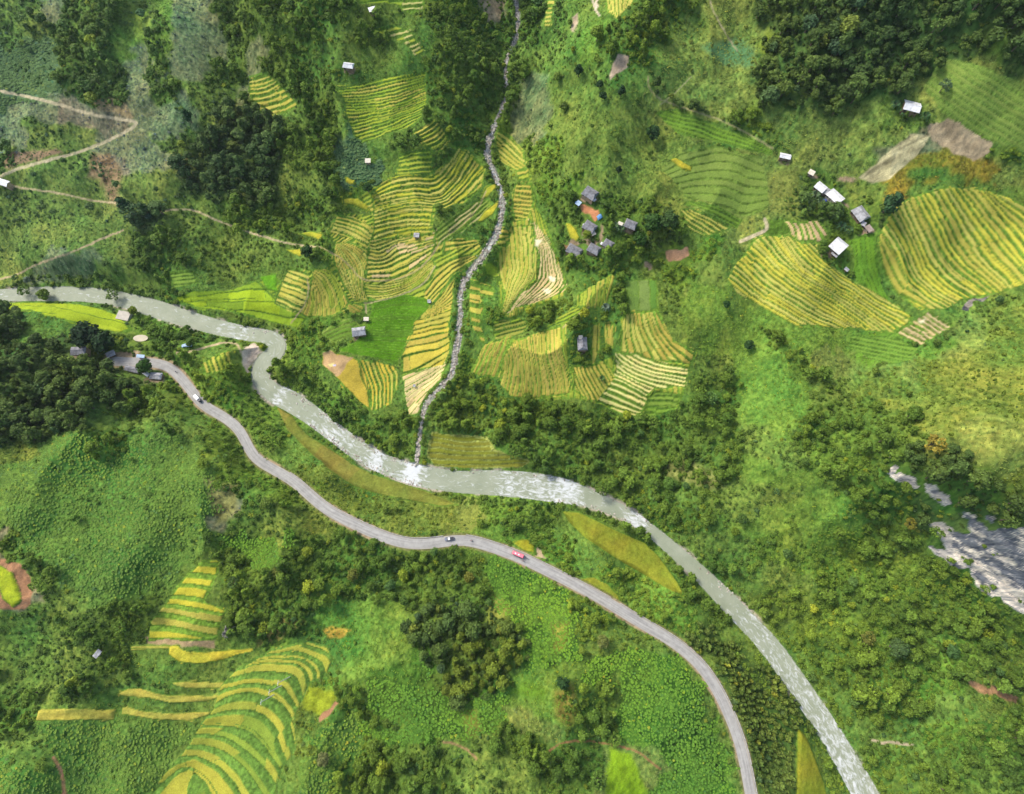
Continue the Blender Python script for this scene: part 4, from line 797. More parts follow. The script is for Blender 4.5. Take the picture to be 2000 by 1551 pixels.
def road_mat():
    m, nt, b = new_mat('road_surface', .85, .25); N, L = nt.nodes, nt.links
    fl = N.new('ShaderNodeAttribute'); fl.attribute_name = 'flow'
    sx = N.new('ShaderNodeSeparateXYZ'); L.new(fl.outputs['Vector'], sx.inputs[0])
    mp = N.new('ShaderNodeMapping'); mp.inputs['Scale'].default_value = (.05, 1.0, 1); L.new(fl.outputs['Vector'], mp.inputs['Vector'])
    n1 = N.new('ShaderNodeTexNoise'); n1.inputs['Scale'].default_value = 1.2; n1.inputs['Detail'].default_value = 4; L.new(mp.outputs[0], n1.inputs['Vector'])
    n2 = N.new('ShaderNodeTexNoise'); n2.inputs['Scale'].default_value = .35; n2.inputs['Detail'].default_value = 7; n2.inputs['Roughness'].default_value = .7; L.new(fl.outputs['Vector'], n2.inputs['Vector'])
    r1 = N.new('ShaderNodeValToRGB'); r1.color_ramp.elements[0].position = .25; r1.color_ramp.elements[0].color = (.25, .243, .228, 1); r1.color_ramp.elements[1].position = .62; r1.color_ramp.elements[1].color = (.38, .37, .335, 1); L.new(n1.outputs[0], r1.inputs[0])
    r2 = N.new('ShaderNodeMapRange'); r2.inputs[1].default_value = .3; r2.inputs[2].default_value = .7; r2.inputs[3].default_value = .78; r2.inputs[4].default_value = 1.15; L.new(n2.outputs[0], r2.inputs[0])
    sc_ = N.new('ShaderNodeVectorMath'); sc_.operation = 'SCALE'; L.new(r1.outputs[0], sc_.inputs[0]); L.new(r2.outputs[0], sc_.inputs['Scale'])
    # pale dust at the edges
    ab = N.new('ShaderNodeMath'); ab.operation = 'ABSOLUTE'; L.new(sx.outputs[1], ab.inputs[0])
    ed = N.new('ShaderNodeMapRange'); ed.inputs[1].default_value = 2.1; ed.inputs[2].default_value = 2.95; L.new(ab.outputs[0], ed.inputs[0])
    ml = N.new('ShaderNodeMath'); ml.operation = 'MULTIPLY'; L.new(ed.outputs[0], ml.inputs[0]); L.new(n2.outputs[0], ml.inputs[1])
    mx = N.new('ShaderNodeMix'); mx.data_type = 'RGBA'; L.new(ml.outputs[0], mx.inputs[0]); L.new(sc_.outputs[0], mx.inputs[6]); mx.inputs[7].default_value = (.36, .31, .23, 1)
    L.new(mx.outputs[2], b.inputs['Base Color'])
    return m
dl = densify(smooth_line(road, 8), 1.2)
o = link('road', ribbon(dl, np.linspace(-1, 1, 7), lambda u, p, a: .06 * (1 - u * u) + .02, 2.95, 'road', road_mat()))
tag(o, 'pale grey paved road curving along the hillside above the river', 'road', kind='structure')
# low parapet wall along the valley side of the road, in two runs
M_CONC = simple('weathered_concrete', (.40, .39, .36), .9, .3, .8)
def strip_wall(L, off, w_, h, name, mat):
    c = L[:, :2]; d = np.gradient(c, axis=0); nrm = np.stack([-d[:, 1], d[:, 0]], 1); nrm /= np.linalg.norm(nrm, axis=1)[:, None]
    if nrm[len(nrm) // 2, 1] < 0: nrm = -nrm
    cols = []
    for o_, hh in ((off, -.5), (off, h), (off + w_, h), (off + w_, -.8)):
        cols.append(np.column_stack([c + nrm * o_, L[:, 2] + hh]))
    V = np.stack(cols, 1).reshape(-1, 3); idx = np.arange(len(L) * 4).reshape(-1, 4)
    F = np.stack([idx[:-1, :-1], idx[:-1, 1:], idx[1:, 1:], idx[1:, :-1]], -1).reshape(-1, 4)
    F = np.vstack([F, [[idx[0, 0], idx[0, 1], idx[0, 2], idx[0, 3]]], [[idx[-1, 3], idx[-1, 2], idx[-1, 1], idx[-1, 0]]]])
    return np_mesh(name, V, F, mat, smooth_=False)
dpx = project(dl[:, 0], dl[:, 1], dl[:, 2])[0]; dpy = project(dl[:, 0], dl[:, 1], dl[:, 2])[1]
for a, b_, lab in ((560, 870, 'low concrete parapet on the river side of the road west of the grey pickup'), (905, 1190, 'low concrete parapet on the river side of the road by the red bus'), (1205, 1475, 'low concrete parapet along the outer edge of the long road bend at the bottom right')):
    s = (dpx > a) & (dpx < b_) & (dpy > 900)
    tag(link('parapet_wall', strip_wall(dl[s], 3.1, .3, .55, 'parapet_wall', M_CONC)), lab, 'wall', 'parapet walls along the road')
# ================================================================== vegetation prototypes (unit crown radius)
class LeafB:
    def __init__(s): s.V = []; s.F = []; s.lv = []
    def quad(s, c, n, size, lv, asp=1.0):
        n = n / (np.linalg.norm(n) + 1e-9); a = np.cross(n, [0.3, .2, 1.0] if abs(n[2]) < .9 else [1, .1, 0]); a /= np.linalg.norm(a); b = np.cross(n, a)
        t = random.random() * 6.28; u = a * math.cos(t) + b * math.sin(t); v = -a * math.sin(t) + b * math.cos(t)
        k = len(s.V); u = u * size; v = v * size * asp
        s.V += [c - u * .9, c - v * .6 + n * size * .1, c + u, c + v * .7 - n * size * .12]; s.F.append((k, k + 1, k + 2, k + 3)); s.lv += [lv] * 4
    def hull(s, c, r, lv, nseg=7, nr=4, squash=(1, 1, 1)):
        k = len(s.V); ph = random.random() * 9
        for i in range(nr + 1):
            t = math.pi * (i / nr) * .72
            for j in range(nseg):
                a = 2 * math.pi * j / nseg; rr = r * (.9 + .2 * random.random())
                s.V.append(np.array(c) + rr * np.array([math.sin(t + .05) * math.cos(a) * squash[0], math.sin(t + .05) * math.sin(a) * squash[1], math.cos(t) * squash[2]])); s.lv.append(lv)
        for i in range(nr):
            for j in range(nseg):
                s.F.append((k + i * nseg + j, k + (i + 1) * nseg + j, k + (i + 1) * nseg + (j + 1) % nseg, k + i * nseg + (j + 1) % nseg))
    def mesh(s, name, mat=None):
        return np_mesh(name, np.array(s.V), np.array(s.F), mat or M_FOL, (('lv', 'FLOAT', np.array(s.lv)),), smooth_=False)
def crown_mesh(name, lobes, nleaf, size, z0, zr_, hull=True, sq=1.0):
    b = LeafB()
    for (x, y, z, r) in lobes:
        lob = .85 + .3 * random.random()
        if hull: b.hull((x, y, z), r * .80, .80 * lob, 6, 3, (1, 1, sq))
        for _ in range(nleaf):
            d = np.array([random.gauss(0, 1), random.gauss(0, 1), random.gauss(.45, .8)]); d /= np.linalg.norm(d)
            if d[2] < -.45: d[2] = -d[2]
            p = np.array([x, y, z]) + d * np.array([1, 1, sq]) * r * (.82 + .25 * random.random())
            n = d + np.array([random.gauss(0, .45), random.gauss(0, .45), random.gauss(.15, .35)])
            b.quad(p, n, size * (.7 + .6 * random.random()), lob * random.uniform(.72, 1.32))
    return b.mesh(name)
def ring_lobes(n, R_, r0, z, jz, top=True):
    L = [(0, 0, z + jz * 1.2, r0 * 1.15)] if top else []
    for i in range(n):
        a = 2 * math.pi * (i + random.uniform(-.25, .25)) / n; rr = R_ * random.uniform(.8, 1.1)
        L.append((rr * math.cos(a), rr * math.sin(a), z + random.uniform(-jz, jz), r0 * random.uniform(.75, 1.15)))
    return L
def trunk_mesh(name, h, r, limbs):
    V = []; F = []
    def tube(p0, p1, r0, r1, seg=6):
        p0 = np.array(p0, float); p1 = np.array(p1, float); d = p1 - p0; d /= np.linalg.norm(d); a = np.cross(d, [1, .2, .1]); a /= np.linalg.norm(a); b = np.cross(d, a); k = len(V)
        for p, rr in ((p0, r0), (p1, r1)):
            for j in range(seg): V.append(p + rr * (a * math.cos(6.2832 * j / seg) + b * math.sin(6.2832 * j / seg)))
        for j in range(seg): F.append((k + j, k + (j + 1) % seg, k + seg + (j + 1) % seg, k + seg + j))
    tube((0, 0, -.5), (.03, .02, h * .5), r * 1.25, r * .9); tube((.03, .02, h * .5), (0, 0, h), r * .9, r * .45)
    for i in range(limbs):
        a = 6.28 * i / limbs + .4; tube((0, 0, h * (.55 + .08 * i / limbs)), (.6 * math.cos(a), .6 * math.sin(a), h * 1.0), r * .5, r * .18)
    return np_mesh(name, np.array(V), np.array(F), M_BARK)
TREEP = []   # (crown mesh, trunk mesh)
TREEP.append((crown_mesh('broad_crown', ring_lobes(6, .52, .44, 1.25, .15), 44, .15, 0, 0), trunk_mesh('broad_trunk', 1.25, .075, 5)))
TREEP.append((crown_mesh('lumpy_crown', ring_lobes(5, .5, .5, 1.35, .28) + [(random.uniform(-.3, .3), random.uniform(-.3, .3), 1.8, .34)], 46, .14, 0, 0), trunk_mesh('lumpy_trunk', 1.4, .08, 4)))
TREEP.append((crown_mesh('tall_crown', [(0, 0, 2.3, .42), (.15, .1, 1.8, .58), (-.25, .1, 1.35, .6), (.2, -.3, 1.25, .58), (.05, .35, 1.3, .5)], 50, .14, 0, 0), trunk_mesh('tall_trunk', 1.9, .07, 4)))
TREEP.append((crown_mesh('airy_crown', ring_lobes(8, .66, .30, 1.3, .22), 30, .13, 0, 0, hull=False), trunk_mesh('airy_trunk', 1.3, .06, 7)))
BUSHP = [crown_mesh('round_shrub', ring_lobes(4, .5, .5, .3, .08), 22, .2, 0, 0, sq=.85), crown_mesh('low_shrub', ring_lobes(5, .6, .38, .22, .06), 18, .2, 0, 0, sq=.8), crown_mesh('upright_shrub', [(0, 0, .75, .5), (.3, .1, .4, .5), (-.25, -.2, .45, .48)], 26, .2, 0, 0)]
def rosette(name, n, l, w_, lift, droop, lvr=(.8, 1.25)):
    b = LeafB()
    for i in range(n):
        a = 6.283 * (i + random.uniform(-.3, .3)) / n; d = np.array([math.cos(a), math.sin(a), 0]); s_ = np.array([-d[1], d[0], 0]); lv = random.uniform(*lvr)
        p = [np.array([0, 0, lift * .3]), d * l * .55 + np.array([0, 0, lift]), d * l + np.array([0, 0, lift - droop])]
        ws = [w_ * .35, w_, w_ * .15]; k = len(b.V)
        for q_, w2 in zip(p, ws): b.V += [q_ - s_ * w2, q_ + s_ * w2]; b.lv += [lv, lv]
        b.F += [(k, k + 2, k + 3, k + 1), (k + 2, k + 4, k + 5, k + 3)]
    return b.mesh(name)
CROPP = [rosette('leafy_plant', 8, 1.0, .36, .55, .15), rosette('leafy_plant_b', 6, 1.0, .42, .6, .2)]
PALMP = [rosette('banana_crown', 9, 1.0, .16, 1.0, .45), rosette('banana_crown_b', 11, 1.0, .13, .95, .6)]
def tuft(name):
    b = LeafB()
    for i in range(9): b.quad(np.array([random.gauss(0, .4), random.gauss(0, .4), random.uniform(.1, .4)]), np.array([random.gauss(0, .6), random.gauss(0, .6), .8]), .38, random.uniform(.75, 1.35))
    return b.mesh(name)
TUFTP = [tuft('weed_a'), tuft('weed_b')]
def spire(name):
    b = LeafB()
    for i in range(26):
        t = i / 26; r = .75 * (1 - t) ** .7; a = random.random() * 6.28
        b.quad(np.array([r * math.cos(a), r * math.sin(a), .3 + 1.7 * t]), np.array([math.cos(a) * .8, math.sin(a) * .8, .7]), .34, random.uniform(.7, 1.3), .6)
    b.hull((0, 0, .45), .6, .55, 6, 3, (1, 1, 1.6))
    return b.mesh(name)
SPIREP = [spire('plantation_tree_a'), spire('plantation_tree_b')]

# ---- planting
def jgrid(cell):
    ny = int((YMAX - YMIN) / cell); nx = int(2 * halfw(YMAX) / cell)
    j, i = np.meshgrid(np.arange(ny), np.arange(nx), indexing='ij')
    Y = YMIN + (j + rng.random(j.shape)) * cell; X = -halfw(YMAX) + (i + rng.random(j.shape)) * cell
    m = np.abs(X) < halfw(Y) - 2; X, Y = X[m], Y[m]
    z = gz_at(X, Y); px, py, d = project(X, Y, z)
    v = (px > -160) & (px < 2160) & (py > -150) & (py < 1700)
    return X[v], Y[v], z[v], px[v], py[v], d[v]
VP = [("G", [(690,1180),(780,1190),(810,1260),(840,1340),(780,1330),(700,1330)]), ("F", [(800,1190),(880,1165),(960,1185),(1032,1250),(1020,1310),(960,1355),(900,1370),(860,1330),(800,1250)]), ("L", [(1280,100),(1440,60),(1475,110),(1460,240),(1380,220),(1290,180)]), ("T", [(1100,640),(1150,600),(1165,640),(1152,715),(1125,715),(1105,700)]), ("T", [(1010,608),(1060,580),(1122,560),(1120,600),(1060,636),(1012,648)]), ("T", [(1185,600),(1212,540),(1226,610),(1205,650),(1150,655),(1150,622)]),
 ("T", [(1165,682),(1212,672),(1210,712),(1180,712)]), ("T", [(1595,470),(1620,462),(1645,500),(1675,530),(1664,548),(1612,512)]), ("F", [(1553,378),(1588,352),(1602,398),(1640,440),(1575,422)]), ("T", [(1618,430),(1668,405),(1690,450),(1640,462)]),
 ("F", [(1700,396),(1740,392),(1756,430),(1720,455),(1704,440)]), ("B", [(1630,350),(1685,350),(1694,402),(1650,400)]), ("T", [(1415,212),(1450,225),(1512,250),(1522,274),(1470,268),(1428,245)]), ("T", [(770,255),(822,246),(838,290),(790,302),(762,282)]),
 ("T", [(842,298),(880,280),(874,330),(846,340)]), ("T", [(688,355),(722,350),(724,388),(694,388)]), ("t", [(846,402),(900,408),(944,388),(957,400),(905,438),(850,452)]), ("T", [(790,566),(828,564),(836,596),(800,590)]),
 ("T", [(686,656),(716,640),(720,672),(695,682)]), ("T", [(583,482),(624,480),(612,532),(590,522)]), ("T", [(892,503),(925,500),(936,520),(906,536)]), ("t", [(860,500),(900,470),(950,440),(960,450),(905,495),(870,508)]),
 ("F", [(0,700),(240,680),(260,790),(0,840)]), ("T", [(240,640),(400,640),(380,700),(300,720),(250,690)]), ("B", [(1700,690),(1760,665),(1850,640),(1990,600),(2001,615),(1860,660),(1780,700),(1710,730)]), ("T", [(1485,640),(1510,650),(1640,755),(1620,770),(1500,670)]),
 ("F", [(1265,150),(1275,155),(1290,185),(1345,205),(1385,212),(1380,222),(1330,212),(1280,195)]), ("T", [(285,60),(300,62),(330,170),(360,210),(345,215),(310,175)]), ("T", [(1090,400),(1140,385),(1150,420),(1200,410),(1260,430),(1330,420),(1340,480),(1240,520),(1100,520),(1090,460)]),
 ("F", [(1225,440),(1310,425),(1330,480),(1250,495)]), ("F", [(1730,880),(1800,940),(1870,990),(1900,1000),(2001,1020),(2001,960),(1900,900),(1800,860)]), ("T", [(1800,1085),(1990,1210),(2001,1400),(1800,1300)]),
 ("T", [(330,1560),(400,1415),(415,1425),(390,1500),(350,1570)]), ("T", [(100,1380),(180,1300),(290,1190),(320,1200),(250,1290),(130,1400)]), ("T", [(640,1310),(660,1300),(700,1370),(790,1420),(780,1430),(690,1390),(650,1350)]), ("Y", [(700,930),(900,1000),(900,1050),(760,1040),(640,985),(560,920),(600,900)]),
 ("T", [(520,700),(560,705),(580,740),(700,800),(690,860),(600,790),(540,750)]), ("t", [(560,640),(640,640),(680,680),(620,700),(630,730),(560,720),(570,690)]), ("T", [(780,800),(810,815),(815,890),(760,880),(740,830)]), ("T", [(870,742),(960,700),(975,780),(1250,820),(1400,800),(1420,980),(1270,1010),(1120,935),(1050,920),(960,850),(850,830),(845,790)]),
 ("t", [(1100,985),(1240,1030),(1300,1110),(1370,1150),(1400,1200),(1345,1170),(1290,1080),(1180,1020)]), ("T", [(1350,1150),(1400,1140),(1440,1215),(1400,1230)]), ("t", [(1400,1230),(1560,1400),(1660,1551),(1625,1551),(1600,1470),(1560,1410),(1470,1330)])]
def classify_at(px, py, X, Y):
    c = classify(px, py, X, Y)
    wx = px + 14 * (vnoise(X / 5, Y / 5, 46) - .5); wy = py + 14 * (vnoise(X / 5, Y / 5, 47) - .5)
    for ch, poly in VP:
        x0, y0, x1, y1 = bbox(poly, 8); m = (wx > x0) & (wx < x1) & (wy > y0) & (wy < y1)
        idx = np.nonzero(m)[0]
        if len(idx): ins = inpoly(wx[idx], wy[idx], poly); c[idx[ins]] = CLS.index(ch)
    return c
PAL = {'F': ((.052,.10,0.015), (.13,.20,0.023)), 'T': ((.070,.140,0.012), (.19,.29,0.020)), 't': ((.095,.185,0.014), (.22,.32,0.022)), 'B': ((.07,.14,0.014), (.18,.27,0.024)), 'S': ((.085,.16,0.016), (.18,.26,0.027)), 'G': ((.12,.22,0.016), (.20,.32,0.024)),
 'L': ((.15,.22,0.024), (.23,.30,0.043)), 'O': ((.12,.17,0.043), (.21,.25,0.072)), 'V': ((.075,.15,0.027), (.13,.22,0.051)), 'N': ((.1,.12,0.038), (.2,.19,0.060)), 'Q': ((.16,.15,0.017), (.25,.21,0.024)), 'W': ((.09,.18,0.017), (.18,.29,0.027)), 'C': ((.085,.20,0.014), (.17,.32,0.019)),
 'Y': ((.11,.18,0.015), (.22,.29,0.024)), 'K': ((.07,.13,0.014), (.18,.25,0.027)), '.': ((.10,.18,0.016), (.18,.27,0.023))}
PA = np.array([PAL[c][0] for c in CLS]); PB = np.array([PAL[c][1] for c in CLS])
def tint_of(c, X, Y, px, py, big=.5):
    h = rng.random(len(X)); t = np.clip(.55 * h + .75 * (fbm(X / 16, Y / 16, 301, 3) - .5) + .2, 0, 1)[:, None]
    col = PA[c] * (1 - t) + PB[c] * t
    hs = (fbm(X / 48, Y / 48, 305, 3) - .5)[:, None]; col = col * (1 + hs * np.array([.75, .45, -.2]))
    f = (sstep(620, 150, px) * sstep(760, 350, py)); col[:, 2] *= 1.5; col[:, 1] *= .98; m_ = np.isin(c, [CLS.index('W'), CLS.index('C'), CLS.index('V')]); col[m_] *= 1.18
    col[:, 2] *= 1 + .75 * f * (c != CLS.index('V')); col[:, 0] *= 1 - .05 * f  # far left haze painted as extra blue in the leaf tint
    r_ = rng.random(len(X)); yl = r_ > .975; col[yl] = col[yl] * np.array([1.9, 1.45, 1.0]); bl = r_ < .03; col[bl] = col[bl] * np.array([.8, .9, 1.6])
    col *= (.85 + .3 * rng.random(len(X)))[:, None]
    return np.clip(col, .008, .4)
ARR = lambda k: np.array([TREES[c][k] for c in CLS])
def allow(X, Y, pad):
    fy, fx = gidx(X, Y)
    ok = ~nogrow[fy, fx]
    for dx, dy in ((pad, 0), (-pad, 0), (0, pad), (0, -pad)):
        fy, fx = gidx(X + dx, np.clip(Y + dy, YMIN, YMAX)); ok &= ~nogrow[fy, fx] | (np.abs(kind[fy, fx]) == 0) & ~(rd[fy, fx] < rhw[fy, fx] + 1) & ~(dd[fy, fx] < 3.1)
    return ok
HOUSE_PX = [(1153,377,19),(1152,443,19),(1231,438,17),(1122,488,19),(1159,487,17),(1188,478,16),(1137,672,17),(1637,483,20),(1632,385,27),(1604,368,22),(1682,420,26),(1698,447,14),(1781,208,22),(1535,304,15),(1586,337,9),(680,128,14),(725,15,11),(717,313,8),(813,458,8),
 (702,648,17),(715,623,8),(5,355,13),(152,686,19),(217,693,14),(275,696,10),(260,720,16),(286,730,12),(307,735,16),(363,673,9),(190,1277,11),(838,588,6),(809,753,5),(1655,525,7),(241,617,17),(272,658,20),(1133,397,10),(1172,420,8),(1153,412,16),(1212,436,9),(1265,518,8),(1322,498,24)]
hx = np.array(HOUSE_PX, float)
def clear_of_houses(px, py, extra):
    ok = np.ones(len(px), bool)
    for x, y, r in hx: ok &= (np.abs(px - x) > r + extra) | (np.abs(py - y) > r * .8 + extra)
    return ok
# special single trees seen in the photo: px, py, radius m, prototype, tint, label
SPEC = [(918,1128,3.6,0,(.17,.18,.025),"round olive yellow tree standing out of the scrub just below the road bend"),(693,1123,3.6,1,(.13,.15,.022),"dull olive tree in the wood below the middle of the road"),(549,1118,3.4,3,(.14,.17,.03),"pale loose crowned tree in the wood left of the middle road"),
 (637,1476,3.8,0,(.17,.19,.06),"pale greyish round tree alone in the leafy crop at the bottom"),(1098,1331,3.6,1,(.03,.075,.018),"dark round tree alone on the bright green slope inside the road bend"),(1175,1250,4.0,0,(.17,.20,.045),"pale olive spreading tree beside the crops inside the road bend"),
 (1178,1208,2.8,3,(.20,.28,.02),"bright lime green tree just above the pale olive spreading tree"),(1686,1244,4.2,3,(.16,.17,.03),"olive yellow tree in the right bank wood beside a grey green one"),(1738,1262,5.6,1,(.075,.13,.035),"large grey green tree in the right bank wood"),
 (1807,872,5.2,3,(.30,.24,.035),"orange yellow flowering tree above the cliff"),(1768,1024,3.8,3,(.20,.19,.025),"yellowish tree at the left foot of the cliff"),(188,668,9.5,0,(.018,.045,.014),"very dark spreading tree above the farmhouse at the left road end"),(222,678,7.5,1,(.02,.05,.014),"second dark spreading tree between the metal shed and the round pond"),
 (296,722,5.4,0,(.04,.10,.014),"round green tree overhanging the road between two grey roofs"),(1722,416,6.5,2,(.035,.085,.03),"tall blue green tree between the grey roofed farmhouse and the terraces"),(1268,452,6.4,1,(.04,.095,.016),"large domed tree at the right edge of the village"),(1300,446,6.2,1,(.045,.09,.02),"large tree with a brownish crown beside the domed village tree"),(1246,478,5.0,0,(.04,.10,.016),"broad tree below the domed village tree"),
 (1212,188,3.0,2,(.02,.055,.018),"small dark pointed tree alone on the upper right slope"),(1129,150,3.4,2,(.022,.06,.018),"dark tree on the steep slope right of the upper stream"),(1170,172,2.6,0,(.025,.065,.018),"small dark bush like tree left of the pointed one on the upper slope"),(1175,196,2.8,0,(.03,.075,.02),"small dark tree below its twin on the upper right slope"),(1272,272,4.6,1,(.025,.065,.016),"dark clump tree beside the dry gully on the upper right slope"),(1207,339,2.4,2,(.02,.05,.015),"tiny dark conical tree on the slope above the village"),
 (60,574,4.6,3,(.10,.17,.03),"pale green tree leaning over the river at the far left"),(97,582,4.6,0,(.12,.19,.025),"yellow green tree on the left bank of the upper river"),(232,584,4.4,3,(.11,.18,.035),"thin crowned tree at the river edge above the concrete pad"),(268,612,3.4,0,(.16,.22,.02),"yellow green tree right of the concrete pad"),(462,1137,3.4,3,(.08,.14,.03),"pale tree at the head of the stepped yellow strips"),
 (1380,640+27,1,1,(.04,.1,.02),""),(1457,679,3.6,0,(.035,.085,.02),"dark round bush like tree alone on the bright slope right of the terraces"),(1415,598,2.6,0,(.035,.09,.02),"small dark tree left of the long yellow terraces"),(1835,180,3.8,3,(.09,.15,.06),"grey green feathery tree above the upper right farmhouse"),(375,240,4.0,2,(.03,.08,.025),"dark slim tree on the pale slope left of the dark wood"),
 (1432,1040,3.0,0,(.13,.2,.02),"pale green tree in the scrub right of the river narrows"),(255,412,5,2,(.03,.085,.03),"dark green tree at the top of the wood beside the hillside trail"),(195,165,4,3,(.10,.16,.04),"yellow green tree in the blue green scrub at the top left"),(720,375,3.6,0,(.035,.09,.018),"dark round tree between the crescent field and the central bowl"),(605,500,4.2,1,(.03,.075,.018),"dark tree on the path above the stepped yellow fields")]
SPEC = [s for s in SPEC if s[5]]
BAN = [(452,1228,3.2,(.22,.20,.19),"grey withered banana plant at the edge of the wood beside the stepped strips"),(444,1238,2.4,(.20,.19,.17),"smaller grey withered banana plant below the first"),(1590,385,3.4,(.10,.16,.07),"grey green banana plants left of the long white roofed farmhouse"),(1600,398,3.2,(.09,.15,.06),"banana plant in front of the long white roofed farmhouse"),
 (1640,445,3.4,(.08,.16,.06),"banana plant below the grey roofed farmhouse on the right"),(1655,452,3.2,(.08,.15,.05),"second banana plant left of the brown roofed shed"),(1745,210,3.4,(.05,.11,.04),"dark banana clump left of the upper right farmhouse"),(1760,225,3.2,(.06,.12,.04),"banana clump below the upper right farmhouse"),(1803,232,3.4,(.04,.10,.03),"dark banana clump right of the upper right farmhouse"),(1200,445,3.2,(.08,.14,.06),"banana plant left of the pale shed in the village"),(1212,450,3.0,(.07,.13,.05),"banana plant between the pale shed and the domed tree"),
 (1175,740,2.6,(.08,.16,.04),"banana plant beside the slanting terraces"),(1183,602,3.2,(.14,.2,.14),"pale grey banana plant below the village terraces")]
banana_stem = trunk_mesh('banana_stem', 1.0, .06, 0)

X, Y, z, px, py, d = jgrid(5.0)
c = classify_at(px, py, X, Y)
fy, fx = gidx(X, Y); bk = (rd[fy, fx] > rhw[fy, fx]) & (rd[fy, fx] < rhw[fy, fx] + 5.5) & (fbm(X / 16, Y / 16, 317, 2) > .44) & ((px < 500) | (px > 830) | (py < 760))
p = ARR(0)[c] * (.55 + .9 * fbm(X / 12, Y / 12, 311, 2)); p = np.where(bk, .6, p); keep = (rng.random(len(X)) < p) & allow(X, Y, 1.4) & clear_of_houses(px, py, 5)
for s in SPEC: keep &= np.hypot(px - s[0], py - s[1]) > s[2] * 3.2
X, Y, z, px, py, d, c = (a[keep] for a in (X, Y, z, px, py, d, c))
size = ARR(1)[c] * (1.6 + 2.7 * rng.random(len(X)) ** 1.7) * (.8 + .5 * fbm(X / 30, Y / 30, 313, 2))
size *= np.where((px > 700) & (px < 1030) & (py > 1150) & (py < 1360), 1.0, 1.0)
tt = tint_of(c, X, Y, px, py)
# the olive topped grove inside the road bend
grove = inpoly(px, py, [(870,1290),(900,1240),(960,1235),(1030,1250),(1020,1300),(960,1350),(900,1370),(870,1340)])
tt[grove] = np.array((.14, .19, .02)) * (.8 + .4 * rng.random(grove.sum()))[:, None]
pi = rng.integers(0, 3, len(X)); pi = np.where(rng.random(len(X)) < .12, 3, pi)
vis = (px > 6) & (px < 1994) & (py > 6) & (py < 1545)
order = np.argsort(-(size / d) * vis); NT = 300 - len(SPEC)
ind = order[:NT]; rest = order[NT:]
MARKS = [("in the dark wood at the top right",1700,90),("on the wooded slope at the top left",180,100),("in the dense dark wood on the left slope",460,310),("in the trees at the top centre left",560,60),("in the ravine wood left of the upper stream",900,160),("on the right flank of the upper stream",1130,90),
 ("in the village grove",1170,520),("beside the right hand farmhouses",1650,430),("in the blue green wood below the hillside trail",280,480),("in the dark wood at the left edge",110,760),("along the upper road bend",400,850),("on the bank inside the river bend",600,770),
 ("in the wood above the river junction",790,850),("in the big wood below the middle terraces",1150,860),("at the foot of the middle terraces",1380,840),("on the right bank by the river narrows",1300,1000),("in the dark wood left of the cliff",1760,980),("below the cliff",1860,1260),
 ("on the right bank slope of the lower river",1650,1230),("in the lower right corner wood",1850,1480),("between the road and the river narrows",1160,1080),("in the wood below the middle road",700,1110),("above the lower left terraces",520,1180),("in the grove inside the road bend",930,1270),
 ("left of the lower left strips",200,1230),("in the lower left corner",80,1420),("at the bottom centre",920,1510),("inside the lower road bend",1330,1350),("between the lower road and the river",1500,1400),("on the slope right of the lower stream",1560,850)]
mk = np.array([(a, b) for _, a, b in MARKS])
def where(px, py): return MARKS[int(np.argmin(((mk[:, 0] - px) ** 2 + ((mk[:, 1] - py) * 1.15) ** 2)))][0]
def cname(t):
    r_, g, b = t; l = .3 * r_ + .6 * g + .1 * b
    if r_ / g > .8: return "olive yellow"
    if b / g > .33: return "blue green"
    return "dark green" if l < .06 else ("mid green" if l < .105 else "bright green")
KN = ["broad crowned tree", "lumpy crowned tree", "tall narrow tree", "thin airy tree"]
def place_tree(i_, x, y, zz, s, rot, t, lab, grp):
    r_ = empty('tree', (x, y, zz - .1), rot); r_.scale = (s, s, s * (.92 + .16 * random.random()))
    tag(r_, lab, 'tree', grp)
    cr = link('crown', TREEP[i_][0], r_); cr['tint'] = (float(t[0]), float(t[1]), float(t[2])); link('trunk', TREEP[i_][1], r_)
    return r_
for k in ind:
    wh = where(px[k], py[k]); cn = cname(tt[k])
    place_tree(int(pi[k]), X[k], Y[k], z[k], float(size[k]), random.random() * 6.28, tt[k], f"{cn} {KN[pi[k]]} {wh}", f"{cn} {KN[pi[k]]}s {wh}")
for (x_, y_, r_, i_, t_, lab) in SPEC:
    a = at(x_, y_); place_tree(i_, a[0], a[1], a[2], r_, random.random() * 6.28, t_, lab, 'single trees that stand out')
for (x_, y_, r_, t_, lab) in BAN:
    a = at(x_, y_); o = empty('banana_plant', (a[0], a[1], a[2]), random.random() * 6); o.scale = (r_, r_, r_); tag(o, lab, 'banana plant', 'banana plants')
    cr = link('leaves', PALMP[int(x_) % 2], o); cr['tint'] = t_; link('stem', banana_stem, o)

